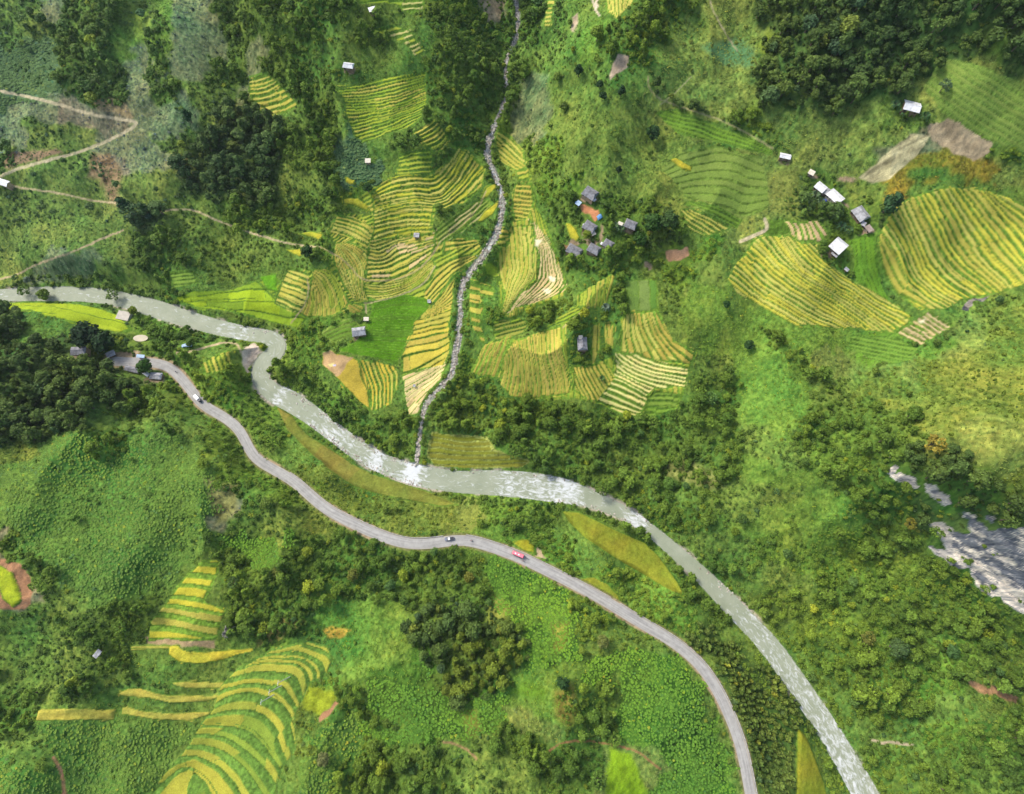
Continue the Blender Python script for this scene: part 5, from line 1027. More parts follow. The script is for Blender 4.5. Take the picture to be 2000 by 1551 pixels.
# ---- geometry nodes scatter for what nobody could count
def scatter(name, P_, rot, scl, tint, idx, sources, label, cat):
    me = bpy.data.meshes.new(name); me.vertices.add(len(P_)); me.vertices.foreach_set('co', np.ascontiguousarray(P_, np.float32).ravel())
    for an, ty, key, data in (('rotz', 'FLOAT', 'value', rot), ('scl', 'FLOAT_VECTOR', 'vector', scl), ('pidx', 'INT', 'value', idx)):
        a = me.attributes.new(an, ty, 'POINT'); a.data.foreach_set(key, np.ascontiguousarray(data, np.int32 if ty == 'INT' else np.float32).ravel())
    a = me.attributes.new('tint', 'FLOAT_COLOR', 'POINT'); a.data.foreach_set('color', np.ascontiguousarray(np.column_stack([tint, np.ones(len(P_))]), np.float32).ravel())
    o = bpy.data.objects.new(name, me); C.objects.link(o); tag(o, label, cat, kind='stuff')
    ng = bpy.data.node_groups.new(name + '_nodes', 'GeometryNodeTree'); ng.interface.new_socket('Geometry', in_out='INPUT', socket_type='NodeSocketGeometry'); ng.interface.new_socket('Geometry', in_out='OUTPUT', socket_type='NodeSocketGeometry')
    N, L = ng.nodes, ng.links; gi = N.new('NodeGroupInput'); go = N.new('NodeGroupOutput'); jn = N.new('GeometryNodeJoinGeometry'); L.new(jn.outputs[0], go.inputs[0])
    def named(an, ty):
        q_ = N.new('GeometryNodeInputNamedAttribute'); q_.data_type = ty; q_.inputs['Name'].default_value = an; return next(s_ for s_ in q_.outputs if s_.enabled and s_.name == 'Attribute')
    ix, rz, sv = named('pidx', 'INT'), named('rotz', 'FLOAT'), named('scl', 'FLOAT_VECTOR')
    cx = N.new('ShaderNodeCombineXYZ'); L.new(rz, cx.inputs[2])
    for k, src in enumerate(sources):
        cmp_ = N.new('FunctionNodeCompare'); cmp_.data_type = 'INT'; cmp_.operation = 'EQUAL'
        ia = [s_ for s_ in cmp_.inputs if s_.type == 'INT']; L.new(ix, ia[0]); ia[1].default_value = k
        oi = N.new('GeometryNodeObjectInfo'); oi.transform_space = 'ORIGINAL'; oi.inputs['Object'].default_value = src; oi.inputs['As Instance'].default_value = True
        ip = N.new('GeometryNodeInstanceOnPoints'); L.new(gi.outputs[0], ip.inputs['Points']); L.new(cmp_.outputs[0], ip.inputs['Selection']); L.new(oi.outputs['Geometry'], ip.inputs['Instance']); L.new(cx.outputs[0], ip.inputs['Rotation']); L.new(sv, ip.inputs['Scale'])
        L.new(ip.outputs[0], jn.inputs[0])
    md = o.modifiers.new('scatter', 'NODES'); md.node_group = ng
    return o
def first_child(meshes):
    return [next(o for o in bpy.data.objects if o.type == 'MESH' and o.data == m_) for m_ in meshes]
def svec(s, hz): return np.column_stack([s * (.9 + .2 * rng.random(len(s))), s * (.9 + .2 * rng.random(len(s))), s * hz])
need = first_child([t_[0] for t_ in TREEP])
scatter('woodland', np.column_stack([X, Y, z - .1])[rest], rng.random(len(rest)) * 6.28, svec(size[rest], .85 + .4 * rng.random(len(rest))), tt[rest], pi[rest], need, 'dense woodland of green broadleaf trees covering the valley slopes', 'woodland')
print('trees', len(X))

# ---- shrubs
X, Y, z, px, py, d = jgrid(2.25); c = classify_at(px, py, X, Y)
pb = ARR(2)[c] * np.clip(.35 + 1.3 * fbm(X / 9, Y / 9, 321, 3), 0, 1.4)
# hedges: stream and river banks, terrace edges
fy, fx = gidx(X, Y)
bank = (sdist[fy, fx] < shw[fy, fx] + 6) | ((rd[fy, fx] < rhw[fy, fx] + 7) & (fbm(X / 10, Y / 10, 325, 2) > .38))
pb = np.where(bank, np.maximum(pb, .8), pb)
keep = (rng.random(len(X)) < pb) & allow(X, Y, .8) & clear_of_houses(px, py, 1)
X, Y, z, px, py, d, c, bank = (a[keep] for a in (X, Y, z, px, py, d, c, bank))
c = np.where(bank & np.isin(c, [CLS.index(q_) for q_ in '.OLSGV']), CLS.index('T'), c)
size = ARR(3)[c] * (.8 + 1.3 * rng.random(len(X)) ** 1.6) * (.8 + .5 * fbm(X / 14, Y / 14, 323, 2)); tt = tint_of(c, X, Y, px, py); pi = rng.integers(0, 3, len(X))
vis = (px > 6) & (px < 1994) & (py > 6) & (py < 1545)
order = np.argsort(-(size / d) * vis); ind = order[:300]; rest = order[300:]
BK = ["rounded shrub", "low spreading shrub", "upright shrub"]
for k in ind:
    wh = where(px[k], py[k]); cn = cname(tt[k]); s = float(size[k])
    o = link('shrub', BUSHP[pi[k]]); o.location = (X[k], Y[k], z[k] - .1); o.rotation_euler = (0, 0, random.random() * 6.28); o.scale = (s, s, s * .9)
    o['tint'] = tuple(float(v_) for v_ in tt[k]); tag(o, f"{cn} {BK[pi[k]]} {wh}", 'shrub', f"{cn} {BK[pi[k]]}s {wh}")
scatter('scrub', np.column_stack([X, Y, z - .1])[rest], rng.random(len(rest)) * 6.28, svec(size[rest], .8 + .4 * rng.random(len(rest))), tt[rest], pi[rest], first_child(BUSHP), 'green scrub and bushes covering banks and slopes', 'scrub')
print('shrubs', len(X))
# ---- weeds and tall grass
def hold(mesh, x_, y_, s, lab, cat, t_, nm):
    a = at(x_, y_); o = link(nm, mesh); o.location = a; o.scale = (s, s, s); o['tint'] = t_; tag(o, lab, cat); return o
wd = [hold(TUFTP[0], 1130, 1290, .9, "small weed tuft near the middle of the slope inside the road bend", 'weed', (.1, .2, .02), 'weed_tuft'), hold(TUFTP[1], 1120, 1400, .9, "small weed tuft on the bare orange soil inside the road bend", 'weed', (.1, .2, .02), 'weed_tuft')]
X, Y, z, px, py, d = jgrid(1.35); c = classify_at(px, py, X, Y)
keep = (rng.random(len(X)) < 1.5 * ARR(4)[c] * np.clip(.4 + 1.2 * fbm(X / 6, Y / 6, 331, 3), 0, 1.5)) & allow(X, Y, .3) & clear_of_houses(px, py, 0)
X, Y, z, px, py, d, c = (a[keep] for a in (X, Y, z, px, py, d, c)); tt = tint_of(c, X, Y, px, py) * (.95 + .35 * rng.random(len(X)))[:, None]
scatter('tall_grass', np.column_stack([X, Y, z]), rng.random(len(X)) * 6.28, svec(.45 + .6 * rng.random(len(X)), .8), tt, rng.integers(0, 2, len(X)), wd, 'tall grass and weeds on the open slopes', 'grass')
print('weeds', len(X))
# ---- leafy field crops
cp = [hold(CROPP[0], 1010, 1215, 1.1, "leafy crop plant at the edge of the dotted field inside the road bend", 'crop plant', (.07, .2, .014), 'crop_plant'), hold(CROPP[1], 300, 960, 1.1, "leafy crop plant in the middle of the broad left slope field", 'crop plant', (.08, .2, .02), 'crop_plant')]
X, Y, z, px, py, d = jgrid(1.2); c = classify_at(px, py, X, Y)
keep = np.isin(c, [CLS.index('C'), CLS.index('W'), CLS.index('V')]) & (rng.random(len(X)) < .86) & (fbm(X / 7, Y / 7, 341, 2) > .15) & allow(X, Y, .3)
X, Y, z, px, py, d, c = (a[keep] for a in (X, Y, z, px, py, d, c)); tt = tint_of(c, X, Y, px, py)
scatter('leafy_crop', np.column_stack([X, Y, z]), rng.random(len(X)) * 6.28, svec(.42 + .42 * rng.random(len(X)) + .25 * (c == CLS.index('V')), .9), tt, rng.integers(0, 2, len(X)), cp, 'dense low leafy crop on the field slopes', 'crop')
print('crop', len(X))
# ---- close planted thicket between lower road and river
kp = []
for (x_, y_, s, lab, ms) in ((1500, 1330, 2.2, "pointed young tree in the middle of the close planted thicket", 0), (1520, 1450, 2.2, "pointed young tree at the lower end of the close planted thicket", 1)):
    a = at(x_, y_); o = empty('young_tree', a); o.scale = (s, s, s); tag(o, lab, 'tree', 'thicket trees'); cr = link('crown', SPIREP[ms], o); cr['tint'] = (.07, .13, .02); link('trunk', TREEP[2][1], o); kp.append(cr)
X, Y, z, px, py, d = jgrid(2.5); c = classify_at(px, py, X, Y)
keep = (c == CLS.index('K')) & (rng.random(len(X)) < .93) & allow(X, Y, 1.0)
X, Y, z, px, py, d, c = (a[keep] for a in (X, Y, z, px, py, d, c)); tt = tint_of(c, X, Y, px, py)
scatter('thicket', np.column_stack([X, Y, z]), rng.random(len(X)) * 6.28, svec(1.5 + .9 * rng.random(len(X)), 1.2), tt, rng.integers(0, 2, len(X)), kp, 'close planted thicket of young pointed trees between the lower road and the river', 'thicket')
# ================================================================== houses and huts
M_SLATE = simple('grey_fibre_roof', (.20, .20, .21), .75, .45, .7, .3, 0, 3.0)
M_SLATE2 = simple('pale_grey_roof', (.33, .33, .335), .7, .45, .6, .3, 0, 3.0)
M_WHITE = simple('white_sheet_roof', (.68, .68, .67), .5, .22, .8, .4, 0, 2.5)
M_BLUER = simple('pale_blue_sheet', (.33, .45, .58), .5, .2, .8, .4)
M_TARP = simple('blue_tarpaulin', (.12, .30, .55), .5, .35, 1.5, .4)
M_DKBLUE = simple('dark_blue_sheet', (.05, .09, .42), .5, .2, 1.5, .4)
M_BROWNR = simple('brown_roof', (.30, .24, .20), .8, .3, 1, .3, 0, 3)
M_WOOD = simple('plank_wall', (.23, .16, .10), .85, .3, 2, .2, 0, 4)
M_EARTH = simple('earth_wall', (.42, .30, .19), .9, .2, 1)
M_CREAM = simple('cream_plaster', (.62, .56, .44), .8, .15, .7)
M_DARK = simple('dark_opening', (.03, .028, .025), .8, .1, 1)
M_PAD = simple('pale_concrete', (.46, .42, .35), .85, .15, .5)
M_POND = simple('cream_pond_water', (.40, .35, .23), .5, .12, .3, .4)
def bm_mesh(name, bm, mat):
    me = bpy.data.meshes.new(name); bm.normal_update(); bm.to_mesh(me); bm.free(); me.materials.append(mat); return me
def add_box(bm, x0, x1, y0, y1, z0, z1):
    v = [bm.verts.new(p) for p in ((x0, y0, z0), (x1, y0, z0), (x1, y1, z0), (x0, y1, z0), (x0, y0, z1), (x1, y0, z1), (x1, y1, z1), (x0, y1, z1))]
    for f in ((0, 3, 2, 1), (4, 5, 6, 7), (0, 1, 5, 4), (1, 2, 6, 5), (2, 3, 7, 6), (3, 0, 4, 7)): bm.faces.new([v[i] for i in f])
def add_hull(bm, pts_):
    vs = [bm.verts.new(p) for p in pts_]; r_ = bmesh.ops.convex_hull(bm, input=vs)
def roof_mesh(L, W, h, t, hip, mat, name='roof'):
    bm = bmesh.new(); a = L / 2; b = W / 2; hp = L * .5 * hip
    up = [(-a, -b, 0), (a, -b, 0), (a, b, 0), (-a, b, 0), (-a + hp, 0, h), (a - hp, 0, h)]
    for dz in (0, -t):
        v = [bm.verts.new((x, y, z_ + dz)) for x, y, z_ in up]
        fs = [(0, 1, 5, 4), (2, 3, 4, 5), (1, 2, 5), (3, 0, 4)] if hip > 0 else [(0, 1, 5, 4), (2, 3, 4, 5)]
        for f in fs: bm.faces.new([v[i] for i in (f if dz == 0 else f[::-1])])
        if dz == 0: top = v
        else:
            ed = [(0, 1), (1, 2), (2, 3), (3, 0)] if hip > 0 else [(0, 1), (1, 5), (5, 2), (2, 3), (3, 4), (4, 0)]
            for i, j in ed: bm.faces.new((top[j], top[i], v[i], v[j]))
    # ridge cap
    add_box(bm, -a + hp - .1, a - hp + .1, -.14, .14, h - .02, h + .09)
    return bm_mesh(name, bm, mat)
def shed_roof_mesh(L, W, h, t, mat):
    bm = bmesh.new(); a = L / 2; b = W / 2
    v = [bm.verts.new(p) for p in ((-a, -b, 0), (a, -b, 0), (a, b, h), (-a, b, h), (-a, -b, -t), (a, -b, -t), (a, b, h - t), (-a, b, h - t))]
    for f in ((0, 1, 2, 3), (7, 6, 5, 4), (0, 4, 5, 1), (1, 5, 6, 2), (2, 6, 7, 3), (3, 7, 4, 0)): bm.faces.new([v[i] for i in f])
    for k in range(int(L / 1.0)): add_box(bm, -a + .5 + k, -a + .56 + k, -b + .05, b - .05, h * .5 - .02, h * .5 + .0)
    return bm_mesh('roof', bm, mat)
def px_frame(px, py, ang, Lp, Wp):
    x, y, z_ = at(px, py); c_, s_ = math.cos(R(ang)), math.sin(R(ang))
    zz = z_ + 2
    x0, y0 = unproj(px, py, zz); x1, y1 = unproj(px + c_ * 20, py + s_ * 20, zz); x2, y2 = unproj(px - s_ * 20, py + c_ * 20, zz)
    d1 = math.hypot(x1 - x0, y1 - y0) / 20; d2 = math.hypot(x2 - x0, y2 - y0) / 20
    return (float(x0), float(y0)), math.atan2(float(y1 - y0), float(x1 - x0)), Lp * d1, Wp * d2
def house(px, py, Lp, Wp, ang, label, roof=M_SLATE, wall=M_WOOD, hip=.35, wh=2.5, rh=.30, shed=False, name='house', cat='house', grp='village and hillside houses', openings=True):
    (x, y), rz, L, W = px_frame(px, py, ang, Lp, Wp)
    ca, sa = math.cos(rz), math.sin(rz)
    cz = [float(gz_at(x + ca * i - sa * j, y + sa * i + ca * j)) for i in (-L * .45, L * .45) for j in (-W * .42, W * .42)]
    base = max(cz) * .6 + min(cz) * .4
    o = empty(name, (x, y, base), rz); tag(o, label, cat, grp)
    a, b = L / 2 - .55, W / 2 - .5
    bm = bmesh.new(); add_box(bm, -a, a, -b, b, -2.5, wh)
    if not shed:  # gable triangles
        hp = L * .5 * hip
        if hip == 0:
            for s_ in (-1, 1):
                xx = s_ * (a - .05); v = [bm.verts.new(p) for p in ((xx, -b, wh), (xx, b, wh), (xx, 0, wh + W * rh * .85))]; bm.faces.new(v)
    link('wall', bm_mesh('wall', bm, wall), o)
    if shed:
        rm = shed_roof_mesh(L, W, W * .12, .12, roof); rf = link('roof', rm, o); rf.location = (0, 0, wh + .1)
    else:
        rf = link('roof', roof_mesh(L, W, W * rh, .14, hip, roof), o); rf.location = (0, 0, wh - .05)
    if openings:
        side = -1 if math.cos(rz) > 0 else 1
        bm = bmesh.new(); add_box(bm, -.5, .5, -.06, .06, 0, 1.95); dr = link('door', bm_mesh('door', bm, M_BROWNR), o); dr.location = (-.1 * L, side * (b + .03), 0)
        bm = bmesh.new(); add_box(bm, -.45, .45, -.05, .05, .9, 1.8); wm = bm_mesh('window', bm, M_DARK)
        for k in (-.33, .28):
            wd_ = link('window', wm, o); wd_.location = (k * L, side * (b + .03), 0)
    return o
house(1153,376,27,21,32,"uppermost grey roofed house of the village, above the orange yard",M_SLATE,M_EARTH,.2)
house(1152,443,25,19,32,"grey roofed village house below the orange yard and beside the yellow plot",M_SLATE,M_WOOD,.25)
house(1232,438,24,17,22,"rightmost grey roofed house of the village beside the large domed tree",M_SLATE,M_WOOD,.25)
house(1122,489,30,19,27,"leftmost of the three grey roofed houses at the lower edge of the village",M_SLATE,M_WOOD,.2)
house(1160,487,24,18,28,"middle of the three grey roofed houses at the lower edge of the village",M_SLATE,M_WOOD,.3)
house(1188,477,20,16,30,"rightmost of the three grey roofed houses at the lower edge of the village",M_SLATE,M_EARTH,.3)
house(1137,672,26,19,86,"grey roofed farmhouse ringed by trees among the middle terraces",M_SLATE,M_WOOD,.3)
house(1637,481,27,27,40,"white roofed farmhouse with grey end between the two big yellow terrace fields",M_WHITE,M_WOOD,.0,rh=.38)
house(1631,385,31,19,42,"long white roofed farmhouse beside banana plants on the right",M_WHITE,M_CREAM,.0,rh=.2)
house(1602,367,21,16,38,"small white roofed house at the upper end of the right hand farmstead",M_WHITE,M_WOOD,.0,rh=.2)
house(1614,373,13,14,30,"small grey roofed link hut between two white roofs of the right hand farmstead",M_SLATE2,M_WOOD,.5,wh=2.2)
house(1681,418,30,23,52,"grey roofed farmhouse with pale roof edge left of the big right terraces",M_SLATE2,M_WOOD,.15)
house(1698,446,15,10,52,"brown roofed shed below the grey farmhouse by the right terraces",M_BROWNR,M_EARTH,.0,shed=True,wh=2.2,name='shed',cat='shed',grp='sheds and huts')
house(1687,437,9,8,30,"small pale shed squeezed between the grey farmhouse and the brown shed",M_SLATE2,M_WOOD,0,shed=True,wh=2,name='shed',cat='shed',grp='sheds and huts')
house(1781,208,33,19,14,"long pale roofed farmhouse between dark banana clumps at the upper right",M_WHITE,M_WOOD,.0,rh=.18)
house(1535,303,22,10,12,"white roofed field hut with a brown yard on the upper right slope",M_WHITE,M_WOOD,.0,rh=.2,wh=2.2,name='hut',cat='hut',grp='sheds and huts')
house(1586,336,12,9,28,"tiny pale roofed hut between the white field hut and the farmstead",M_CREAM,M_WOOD,0,shed=True,wh=2,name='hut',cat='hut',grp='sheds and huts')
house(680,127,21,11,8,"white roofed house above the upper green terraces",M_WHITE,M_WOOD,.2,wh=2.6)
house(726,15,14,8,-15,"white roofed hut at the top edge of the photo",M_WHITE,M_WOOD,.0,shed=True,name='hut',cat='hut',grp='sheds and huts')
house(718,313,11,8,0,"small tan roofed hut in the scrub left of the upper terraces",M_CREAM,M_EARTH,0,shed=True,wh=2,name='hut',cat='hut',grp='sheds and huts')
house(813,458,11,8,4,"grey roofed field hut in the middle of the central terraces",M_SLATE2,M_WOOD,0,shed=True,wh=1.8,name='hut',cat='hut',grp='sheds and huts',openings=False)
house(701,648,27,17,-8,"grey roofed farmhouse at the left edge of the bright green terraces",M_SLATE2,M_WOOD,.15)
house(715,623,10,7,0,"small pale shed above the farmhouse by the bright green terraces",M_CREAM,M_WOOD,0,shed=True,wh=2,name='shed',cat='shed',grp='sheds and huts')
house(4,355,22,12,18,"white roofed house on the dirt track at the left edge",M_WHITE,M_EARTH,.0,rh=.2)
house(154,686,30,16,-4,"dark grey roofed farmhouse under the big dark tree at the left",M_SLATE,M_EARTH,.25)
house(217,692,18,10,-22,"metal roofed shed at the left end of the road",M_SLATE2,M_WOOD,0,shed=True,wh=2.4,name='shed',cat='shed',grp='sheds and huts')
house(275,696,16,6,5,"pale blue roofed roadside stall",M_BLUER,M_WOOD,0,shed=True,wh=2.2,name='shed',cat='shed',grp='sheds and huts')
house(260,722,30,11,13,"long grey roofed house below the left end of the road",M_SLATE,M_WOOD,.15)
house(286,730,15,8,36,"small bright white roofed house below the road",M_WHITE,M_CREAM,.0,rh=.15)
house(306,735,24,13,4,"grey roofed house with torn edge at the road bend",M_SLATE2,M_WOOD,.3)
house(190,1277,18,9,-50,"pale lavender grey roofed hut in the hedge at the lower left",M_SLATE2,M_WOOD,0,shed=True,wh=2.2,name='hut',cat='hut',grp='sheds and huts')
house(838,588,7,6,0,"tiny grey hut beside the bushes at the top of the green terraces",M_SLATE2,M_WOOD,0,shed=True,wh=1.6,name='hut',cat='hut',grp='sheds and huts',openings=False)
house(809,753,5,5,10,"tiny hut on the pale harvested terraces by the stream",M_SLATE2,M_WOOD,0,shed=True,wh=1.5,name='hut',cat='hut',grp='sheds and huts',openings=False)
house(1655,525,9,6,40,"tiny grey hut in the shrubs below the white roofed farmhouse",M_SLATE2,M_WOOD,0,shed=True,wh=1.6,name='hut',cat='hut',grp='sheds and huts',openings=False)
house(1130,396,9,9,35,"small pale blue roofed shed at the corner of the orange yard",M_BLUER,M_WOOD,0,shed=True,wh=2,name='shed',cat='shed',grp='sheds and huts')
house(1212,436,10,6,25,"pale cream shed left of the rightmost village house",M_CREAM,M_WOOD,0,shed=True,wh=2,name='shed',cat='shed',grp='sheds and huts')
house(1161,389,7,5,-28,"small white lean-to shed below the uppermost village house",M_WHITE,M_CREAM,0,shed=True,wh=2,name='shed',cat='shed',grp='sheds and huts',openings=False)
house(1159,456,9,6,-25,"pale lean-to shed below the village house beside the yellow plot",M_CREAM,M_WOOD,0,shed=True,wh=2,name='shed',cat='shed',grp='sheds and huts',openings=False)
house(1141,440,6,5,10,"small white shed at the left corner of the village house below the yard",M_WHITE,M_WOOD,0,shed=True,wh=2.2,name='shed',cat='shed',grp='sheds and huts',openings=False)
house(1176,475,6,5,30,"small white shed between the middle and right lower village houses",M_WHITE,M_WOOD,0,shed=True,wh=2,name='shed',cat='shed',grp='sheds and huts',openings=False)
house(1134,659,8,7,0,"small cream shed touching the tree ringed farmhouse",M_CREAM,M_WOOD,0,shed=True,wh=2.2,name='shed',cat='shed',grp='sheds and huts',openings=False)
house(1633,402,11,7,-38,"cream timber deck shed below the long white roofed farmhouse",M_CREAM,M_CREAM,0,shed=True,wh=1.4,name='shed',cat='shed',grp='sheds and huts',openings=False)
house(1630,497,14,6,38,"grey lean-to shed on the lower side of the white roofed farmhouse",M_SLATE2,M_WOOD,0,shed=True,wh=1.8,name='shed',cat='shed',grp='sheds and huts',openings=False)
def tarp(px, py, Lp, Wp, ang, mat, label):
    (x, y), rz, L, W = px_frame(px, py, ang, Lp, Wp); n_ = 8; V = []; F = []
    for i in range(n_):
        for j in range(n_):
            u, v = i / (n_ - 1) - .5, j / (n_ - 1) - .5; X_, Y_ = x + L * u * math.cos(rz) - W * v * math.sin(rz), y + L * u * math.sin(rz) + W * v * math.cos(rz)
            V.append((X_, Y_, float(gz_at(X_, Y_)) + 1.5 + .5 * math.sin(u * 9 + v * 4) * .5 - 1.1 * (abs(u) ** 2 + abs(v) ** 2) * 2))
    for i in range(n_ - 1):
        for j in range(n_ - 1): k = i * n_ + j; F.append((k, k + n_, k + n_ + 1, k + 1))
    o = link('tarpaulin', np_mesh('tarpaulin', np.array(V), np.array(F), mat)); tag(o, label, 'tarpaulin'); sm = o.modifiers.new('s', 'SOLIDIFY'); sm.thickness = .05
tarp(1172,420,9,8,-20,M_TARP,"bright blue tarpaulin at the right corner of the orange village yard"); tarp(363,673,16,9,-15,M_BLUER,"pale blue tarpaulin under trees left of the dirt track"); tarp(1614,389,8,6,45,M_DKBLUE,"dark blue sheet beside the long white roofed farmhouse"); tarp(1126,392,4,4,30,M_TARP,"small blue sheet beside the pale blue shed")
# threshing floor and pond
def slab(px, py, Lp, Wp, ang, mat, name, label, cat, kind_=None, n_=4, h=.35):
    (x, y), rz, L, W = px_frame(px, py, ang, Lp, Wp); bm = bmesh.new()
    P0 = [(math.cos(2 * math.pi * (i + .5) / n_) * (L / 2) * (1.414 if n_ == 4 else 1), math.sin(2 * math.pi * (i + .5) / n_) * (W / 2) * (1.414 if n_ == 4 else 1)) for i in range(n_)]
    zb = max(float(gz_at(x + p * math.cos(rz) - q_ * math.sin(rz), y + p * math.sin(rz) + q_ * math.cos(rz))) for p, q_ in P0)
    lo = [bm.verts.new((p, q_, -2)) for p, q_ in P0]; hi = [bm.verts.new((p, q_, 0)) for p, q_ in P0]
    bm.faces.new(hi); [bm.faces.new((lo[i], lo[(i + 1) % n_], hi[(i + 1) % n_], hi[i])) for i in range(n_)]
    o = link(name, bm_mesh(name, bm, mat)); o.location = (x, y, zb + h - 2 * 0); o.rotation_euler = (0, 0, rz); tag(o, label, cat, kind=kind_); return o
slab(240,616,24,17,12,M_PAD,'threshing_floor',"square cream concrete pad near the upper river",'concrete pad')
slab(272,659,29,13,0,M_POND,'pond',"round cream coloured pond left of the riverside trees",'pond','structure',26,.1)

# ================================================================== vehicles
def paint(name, col, rough_=.35): return simple(name, col, rough_, .06, 2, .5)
M_GLASS = simple('dark_glass', (.02, .025, .03), .1, .05, 1, .6); M_TYRE = simple('tyre', (.02, .02, .02), .9, .1, 2); M_CHROME = simple('grey_metal', (.45, .45, .46), .4, .1, 2, .5)
M_LAMP = simple('lamp_lens', (.75, .73, .65), .2, .05, 2, .6); M_TAIL = simple('tail_lens', (.45, .03, .03), .3, .05, 2, .5)
def profile_mesh(name, prof, w_, mat, taper=.0, bev=.06):
    """side outline (x,z) extruded across the width, top narrowed a little"""
    bm = bmesh.new(); zs_ = [p[1] for p in prof]; z0, z1 = min(zs_), max(zs_)
    A_ = []; B_ = []
    for x_, z_ in prof:
        hw_ = w_ / 2 * (1 - taper * (z_ - z0) / max(z1 - z0, .01)); A_.append(bm.verts.new((x_, -hw_, z_))); B_.append(bm.verts.new((x_, hw_, z_)))
    n_ = len(prof); bm.faces.new(A_[::-1]); bm.faces.new(B_)
    for i in range(n_): bm.faces.new((A_[i], A_[(i + 1) % n_], B_[(i + 1) % n_], B_[i]))
    bmesh.ops.recalc_face_normals(bm, faces=bm.faces)
    bmesh.ops.bevel(bm, geom=[e for e in bm.edges], offset=bev, segments=2, affect='EDGES')
    return bm_mesh(name, bm, mat)
def wheel_mesh(r_, t_, name, mat, hole=0):
    bm = bmesh.new(); bmesh.ops.create_cone(bm, cap_ends=True, segments=20, radius1=r_, radius2=r_, depth=t_, matrix=Matrix.Rotation(math.pi / 2, 4, 'X'))
    bmesh.ops.bevel(bm, geom=[e for e in bm.edges if abs(e.verts[0].co.y - e.verts[1].co.y) < 1e-4], offset=min(.03, t_ * .3), segments=1, affect='EDGES')
    return bm_mesh(name, bm, mat)
def box_mesh(name, d, mat, bev=.03):
    bm = bmesh.new(); add_box(bm, *d); bmesh.ops.recalc_face_normals(bm, faces=bm.faces); bmesh.ops.bevel(bm, geom=list(bm.edges), offset=bev, segments=1, affect='EDGES'); return bm_mesh(name, bm, mat)
def on_road(px, py, side=0.0, flip=False):
    x, y, _ = at(px, py); k = int(np.argmin(np.hypot(dl[:, 0] - x, dl[:, 1] - y))); t = dl[min(k + 2, len(dl) - 1), :2] - dl[max(k - 2, 0), :2]
    return (float(x), float(y), float(dl[k, 2]) + .09), math.atan2(t[1], t[0]) + (math.pi if flip else 0)
def wheels(o, xs, hw_, r_):
    wm = wheel_mesh(r_, .24, 'tyre', M_TYRE); rm = wheel_mesh(r_ * .55, .26, 'rim', M_CHROME)
    for x_ in xs:
        for s_ in (-1, 1): q_ = link('wheel', wm, o); q_.location = (x_, s_ * hw_, r_); link('rim', rm, q_)
def lights(o, xf, xb, y_, zf, zb_):
    for nm, xx, mt, zz in (('headlight', xf, M_LAMP, zf), ('tail_light', xb, M_TAIL, zb_)):
        me = box_mesh(nm, (-.05, .05, -.16, .16, -.08, .08), mt, .02)
        for s_ in (-1, 1): q_ = link(nm, me, o); q_.location = (xx, s_ * y_, zz)
# grey pickup with a white cab roof
loc, rz = on_road(878, 1052.5, flip=True); o = empty('pickup_truck', loc, rz); tag(o, "grey blue pickup with white cab roof driving on the middle of the road", 'pickup truck')
M_GB = paint('grey_blue_paint', (.16, .18, .23)); M_WP = paint('white_paint', (.78, .78, .78)); M_RP = paint('red_paint', (.72, .13, .16))
link('body', profile_mesh('body', [(-2.6, .45), (2.6, .45), (2.65, .85), (2.45, 1.05), (1.3, 1.12), (-2.6, 1.12)], 1.85, M_GB, .08), o)
link('cab', profile_mesh('cab', [(-.6, 1.08), (1.35, 1.08), (.75, 1.66), (-.4, 1.68)], 1.7, M_GLASS, .18), o)
link('roof', profile_mesh('roof', [(-.45, 1.67), (.8, 1.65), (.7, 1.76), (-.4, 1.77)], 1.42, M_WP, .1, .03), o)
link('cargo_bed', box_mesh('cargo_bed', (-2.5, -.7, -.78, .78, 1.10, 1.16), simple('bed_liner', (.05, .05, .055), .8, .2, 3), .02), o)
for s_ in (-1, 1): link('mirror', box_mesh('mirror', (1.0, 1.15, s_ * .98 - .1, s_ * .98 + .1, 1.1, 1.28), M_GB, .02), o)
wheels(o, (-1.65, 1.6), .84, .38); lights(o, 2.62, -2.6, .68, .82, .9)
# red bus
loc, rz = on_road(1012, 1083); o = empty('bus', loc, rz); tag(o, "pinkish red bus driving on the right half of the middle road", 'bus')
link('body', profile_mesh('body', [(-3.4, .4), (3.4, .4), (3.45, 1.3), (3.25, 2.5), (-3.35, 2.5), (-3.42, 1.2)], 2.1, M_RP, .06, .12), o)
link('roof', profile_mesh('roof', [(-3.2, 2.45), (3.1, 2.45), (2.95, 2.62), (-3.05, 2.62)], 1.85, paint('faded_red_roof', (.80, .20, .25)), .12, .05), o)
link('windscreen', box_mesh('windscreen', (3.28, 3.44, -.85, .85, 1.35, 2.2), M_GLASS, .03), o)
for s_ in (-1, 1):
    for k in range(5): q_ = link('window', box_mesh('window', (-.5, .5, -.03, .03, -.35, .35), M_GLASS, .015), o); q_.location = (-2.5 + 1.18 * k, s_ * 1.03, 1.75)
wheels(o, (-2.1, 2.2), .95, .45); lights(o, 3.43, -3.42, .75, .8, .9)
for k in (-1.6, .4): q_ = link('roof_vent', box_mesh('roof_vent', (-.4, .4, -.35, .35, 0, .12), M_WP, .03), o); q_.location = (k, 0, 2.62)
